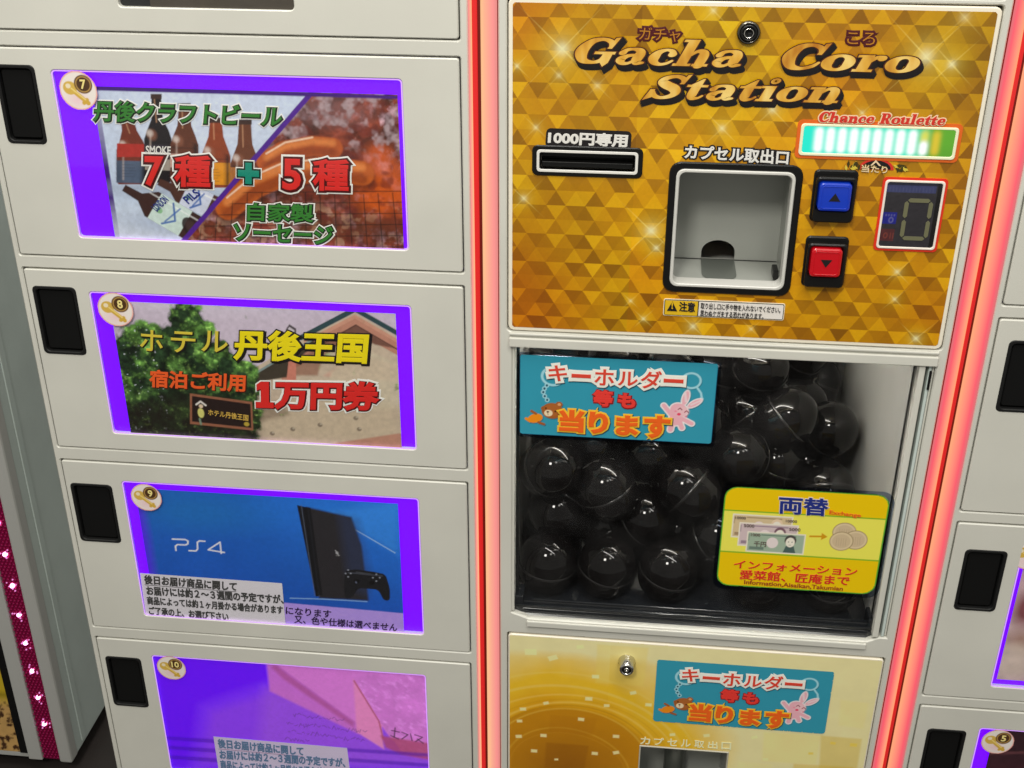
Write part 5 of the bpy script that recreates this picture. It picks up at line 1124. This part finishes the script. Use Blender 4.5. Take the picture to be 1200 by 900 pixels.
def light_strip(label, xl0, xl1, xg0, xg1, xr0, xr1, flip):
    """left band, red groove, right band"""
    mb = MB(); mb.box(min(xl0, xr1) , max(xl0, xr1), .016, .018, .06, 1.85, mat('red_channel', lin=(.3, .02, .02), rough=.5))
    o = part(mb, 'light_strip'); o['label'] = label
    mb = MB(); mb.box(xg0, xg0 + (xg1 - xg0) * .62, .0062, .012, .06, 1.85, RDEEP, .0008); mb.box(xg0 + (xg1 - xg0) * .62, xg1, .009, .013, .06, 1.85, mat('dark_red_plastic', lin=(.10, .004, .003), rough=.4, emit=(.12, .006, .0), estr=.5)); mb.build('groove_light', o)
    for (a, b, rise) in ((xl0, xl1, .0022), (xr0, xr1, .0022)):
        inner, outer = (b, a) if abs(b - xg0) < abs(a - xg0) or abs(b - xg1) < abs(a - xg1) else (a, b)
        band(inner, outer, .0075, -.0004, rise, RBAND2 if flip else RBAND, o, 'edge_glow_band')  # glowing band stands for the chamfered edge lit by the groove
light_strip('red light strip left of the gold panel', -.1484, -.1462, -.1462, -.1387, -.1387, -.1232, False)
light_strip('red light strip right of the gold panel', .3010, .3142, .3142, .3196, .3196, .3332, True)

# ------------------------------------------------------------------ capsules
CAPM = mat('black_shell', lin=(.004, .0035, .0035), rough=.025, coat=0, spec=.26)
CAPM.node_tree.nodes['Principled BSDF'].inputs['Coat Roughness'].default_value = .03
SEAM = mat('black_seam', lin=(.012, .011, .011), rough=.22)
def capsule_mesh():
    R, hl = .0316, .0062; mb = MB(); prof = []
    for k in range(15): a = math.pi / 2 * k / 14; prof.append((R * math.sin(a), hl + R * math.cos(a)))
    prof[0] = (.0004, hl + R)
    low = [(r, -h) for r, h in prof[::-1]]
    mb.lathe(prof + [(R, .0012)], (0, 0, 0), CAPM, 'z', 40); mb.lathe([(R + .0002, .0020), (R + .0007, .0014), (R + .0007, -.0014), (R + .0002, -.0020)], (0, 0, 0), SEAM, 'z', 40); mb.lathe([(R * .999, -.0012)] + low, (0, 0, 0), CAPM, 'z', 40)
    return mb
PACK = [(-0.0748, 0.0482, 0.8292), (-0.0098, 0.0482, 0.8292), (0.0582, 0.0482, 0.8292), (0.1567, 0.0482, 0.8292), (0.2338, 0.0482, 0.8292), (-0.0748, 0.0635, 0.9427), (-0.0128, 0.0696, 0.9155), (0.0759, 0.0817, 0.9134), (0.0286, 0.0897, 0.8695), (0.1075, 0.0808, 0.8565), (0.0285, 0.1215, 0.9332), (-0.0355, 0.1329, 0.9314), (0.098, 0.1431, 0.8876), (0.1749, 0.1593, 0.9048), (0.2338, 0.1392, 0.8859), (0.2338, 0.1845, 0.9411), (0.1501, 0.2072, 0.9426), (0.0927, 0.1763, 0.9436), (0.1535, 0.1986, 1.0076), (0.208, 0.2831, 0.9906), (0.1006, 0.2281, 0.984), (0.2046, 0.2426, 0.9398), (0.2148, 0.2055, 0.8824), (-0.0724, 0.1231, 1.0561), (-0.0111, 0.1738, 1.0258), (0.0418, 0.2146, 1.0229), (-0.0649, 0.0998, 0.9958), (0.2024, 0.0516, 0.8861), (0.1663, 0.1038, 0.8719), (-0.0664, 0.0852, 0.882), (0.0371, 0.1692, 0.9766), (0.2149, 0.1104, 0.8292), (-0.0748, 0.1873, 0.8292), (0.1336, 0.12, 0.9369), (0.0476, 0.12, 1.0302), (-0.0748, 0.1223, 0.8292), (0.081, 0.2428, 0.8885), (0.1304, 0.1372, 0.8292), (0.2338, 0.1727, 0.8292), (0.2338, 0.2675, 0.8873), (-0.0034, 0.1201, 0.9898), (-0.0065, 0.2813, 0.8822), (-0.0748, 0.3128, 0.8896), (0.0793, 0.3128, 0.8292), (0.1444, 0.3128, 0.8292), (0.1296, 0.1996, 0.8814), (-0.0748, 0.2524, 0.8292), (0.1817, 0.1543, 0.9693), (0.0406, 0.2533, 0.8292), (-0.0748, 0.2365, 0.8923), (0.0143, 0.3128, 0.8292), (0.1546, 0.2585, 0.8933), (0.2338, 0.3128, 0.8292), (0.0668, 0.1236, 0.8292), (-0.0507, 0.3128, 0.8292), (-0.0276, 0.1818, 0.8786), (0.2338, 0.2377, 0.8292), (0.1056, 0.2533, 0.8292), (0.1192, 0.3128, 0.8891), (0.1877, 0.3128, 0.8798), (0.0284, 0.1761, 0.8292), (-0.0169, 0.2228, 0.8292), (0.1707, 0.1882, 0.8292), (0.0549, 0.3024, 0.8886), (-0.0098, 0.1234, 0.8292), (0.0796, 0.12, 0.9735), (0.2338, 0.3128, 0.9341), (0.1707, 0.2533, 0.8292), (0.092, 0.1897, 0.8292), ]
CLAB = {0: 'shiny black capsule in the front row, nearest the left edge of the window', 1: 'second shiny black capsule from the left in the front row on the tray', 2: 'black capsule in the front row, just left of the yellow exchange sticker', 3: 'black capsule in the front row, mostly hidden under the yellow exchange sticker', 4: 'black capsule in the front row, at the right end of the tray',
        5: 'black capsule at the left wall, right below the teal sticker', 15: 'topmost black capsule touching the grey right wall, clear of both stickers', 18: 'highest black capsule in the pile, right of the teal sticker'}
protoc = capsule_mesh().build('capsule'); rc = random.Random(5)
for i, p in enumerate(PACK):
    o = protoc if i == 0 else protoc.copy()
    if i: COL.objects.link(o)
    o.location = (p[0], p[1], p[2] + .0005)
    o.rotation_euler = (rc.uniform(-.25, .25), rc.uniform(-.25, .25), 0) if i < 5 else (rc.uniform(-.9, .9), rc.uniform(-.9, .9), rc.uniform(0, 3))
    tag(o, CLAB.get(i, 'shiny black plastic capsule heaped behind the clear window of the machine'), 'capsule', 'black capsules in the machine')

# ------------------------------------------------------------------ neighbouring machine on the left
NY = .467; nx0 = F(86, 892, NY)[0]
nb = tag(empty('game_cabinet', (nx0 - .3, NY, 0)), 'grey-sided cabinet at the left edge with a sequinned pink light strip', 'game cabinet')
NINV = Matrix.Translation((-(nx0 - .3), -NY, 0))
def npart(mb, name): o = mb.build(name, nb); o.matrix_parent_inverse = NINV; return o
xa, xb, xc, xd = F(72, 892, NY)[0], F(52, 892, NY)[0], F(37, 896, NY)[0], F(25, 884, NY)[0]; NZ = .030
NW = mat('white_lacquer', lin=(.52, .52, .50), rough=.35, bump=.04, bscale=600)
mb = MB(); mb.box(nx0 - .6, nx0, NY + .004, NY + .55, NZ, 1.95, CABD, .004); mb.box(nx0 - .012, nx0 + .0015, NY + .04, NY + .055, NZ + .01, 1.94, CABD, .001); npart(mb, 'side_panel')
mb = MB(); mb.box(xa, nx0 + .001, NY - .006, NY + .02, NZ, 1.95, NW, .004); mb.box(xc, xb, NY - .004, NY + .02, NZ, 1.95, NW, .002); mb.box(nx0 - .6, xc, NY + .001, NY + .02, NZ, NZ + .012, NW, .002); npart(mb, 'front_frame')
mb = MB(); mb.box(xd, xc - .0005, NY - .002, NY + .018, NZ + .012, 1.9, BLK, .001); npart(mb, 'black_border')
SEQ = mat('magenta_sequin', lin=(.46, .012, .12), rough=.2, metal=.55)
mb = MB(); mb.box(xb + .0005, xa - .0005, NY + .002, NY + .02, NZ, 1.95, SEQ); rw = 5; wst = (xa - xb) / rw; hz = .0062
for r in range(int(.9 / hz)):
    for k in range(rw):
        x = xb + (k + .5 + (.25 if r % 2 else -.25)) * wst; z = NZ + .006 + r * hz; mb.lathe([(.0024, .0018), (.0020, -.0006), (.0004, -.0016)], (x, NY, z), SEQ, 'y', 6, False)
strip = npart(mb, 'sequin_strip')
LEDM = mat('pink_led', lin=(.8, .3, .6), rough=.3, emit=(1.0, .50, .95), estr=3.0)
for (px, py) in ((-5, 577), (0.5, 614), (6, 651), (14.4, 688), (22.6, 722), (29.6, 755), (37.8, 788), (46, 819), (53.5, 850)):
    c = F(px, py, NY - .003); c[0] = (xa + xb) / 2; mb = MB(); mb.lathe([(.0040, .003), (.0040, .0), (.0030, -.0026), (.0002, -.0038)], (c[0], NY, c[1]), LEDM, 'y', 14)
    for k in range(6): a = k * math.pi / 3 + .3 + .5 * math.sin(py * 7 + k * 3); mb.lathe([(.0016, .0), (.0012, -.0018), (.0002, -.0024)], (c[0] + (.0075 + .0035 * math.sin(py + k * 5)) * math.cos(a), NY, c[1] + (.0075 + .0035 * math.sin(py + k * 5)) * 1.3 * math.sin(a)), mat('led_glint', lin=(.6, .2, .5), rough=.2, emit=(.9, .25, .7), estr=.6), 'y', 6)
    mb.build('led', strip)
s = Sheet([(nx0 - .55, 1.2), (xd - .0006, 1.2), (xd - .0006, NZ + .012), (nx0 - .55, NZ + .012)], 240, 400, NY + .0005, (196, 168, 40)); X, Z = s.X, s.Z
zs = F(10, 815, NY)[1]; a = vnoise(X, Z, 55, 3, 4); low = np.clip((zs - Z) / .03, 0, 1)
s.mix(low, srgb((200, 158, 96)) * (.7 + .5 * a)[..., None]); s.mix(low * np.clip((vnoise(X * 1.0, Z, 95, 9, 3) - .52) * 9, 0, 1), (70, 44, 26)); s.mix(np.clip(1 - np.abs(Z - zs) / .012, 0, 1) * .6, (110, 96, 20))
o = s.build('picture_panel', nb, m=GLOSSP); o.matrix_parent_inverse = NINV
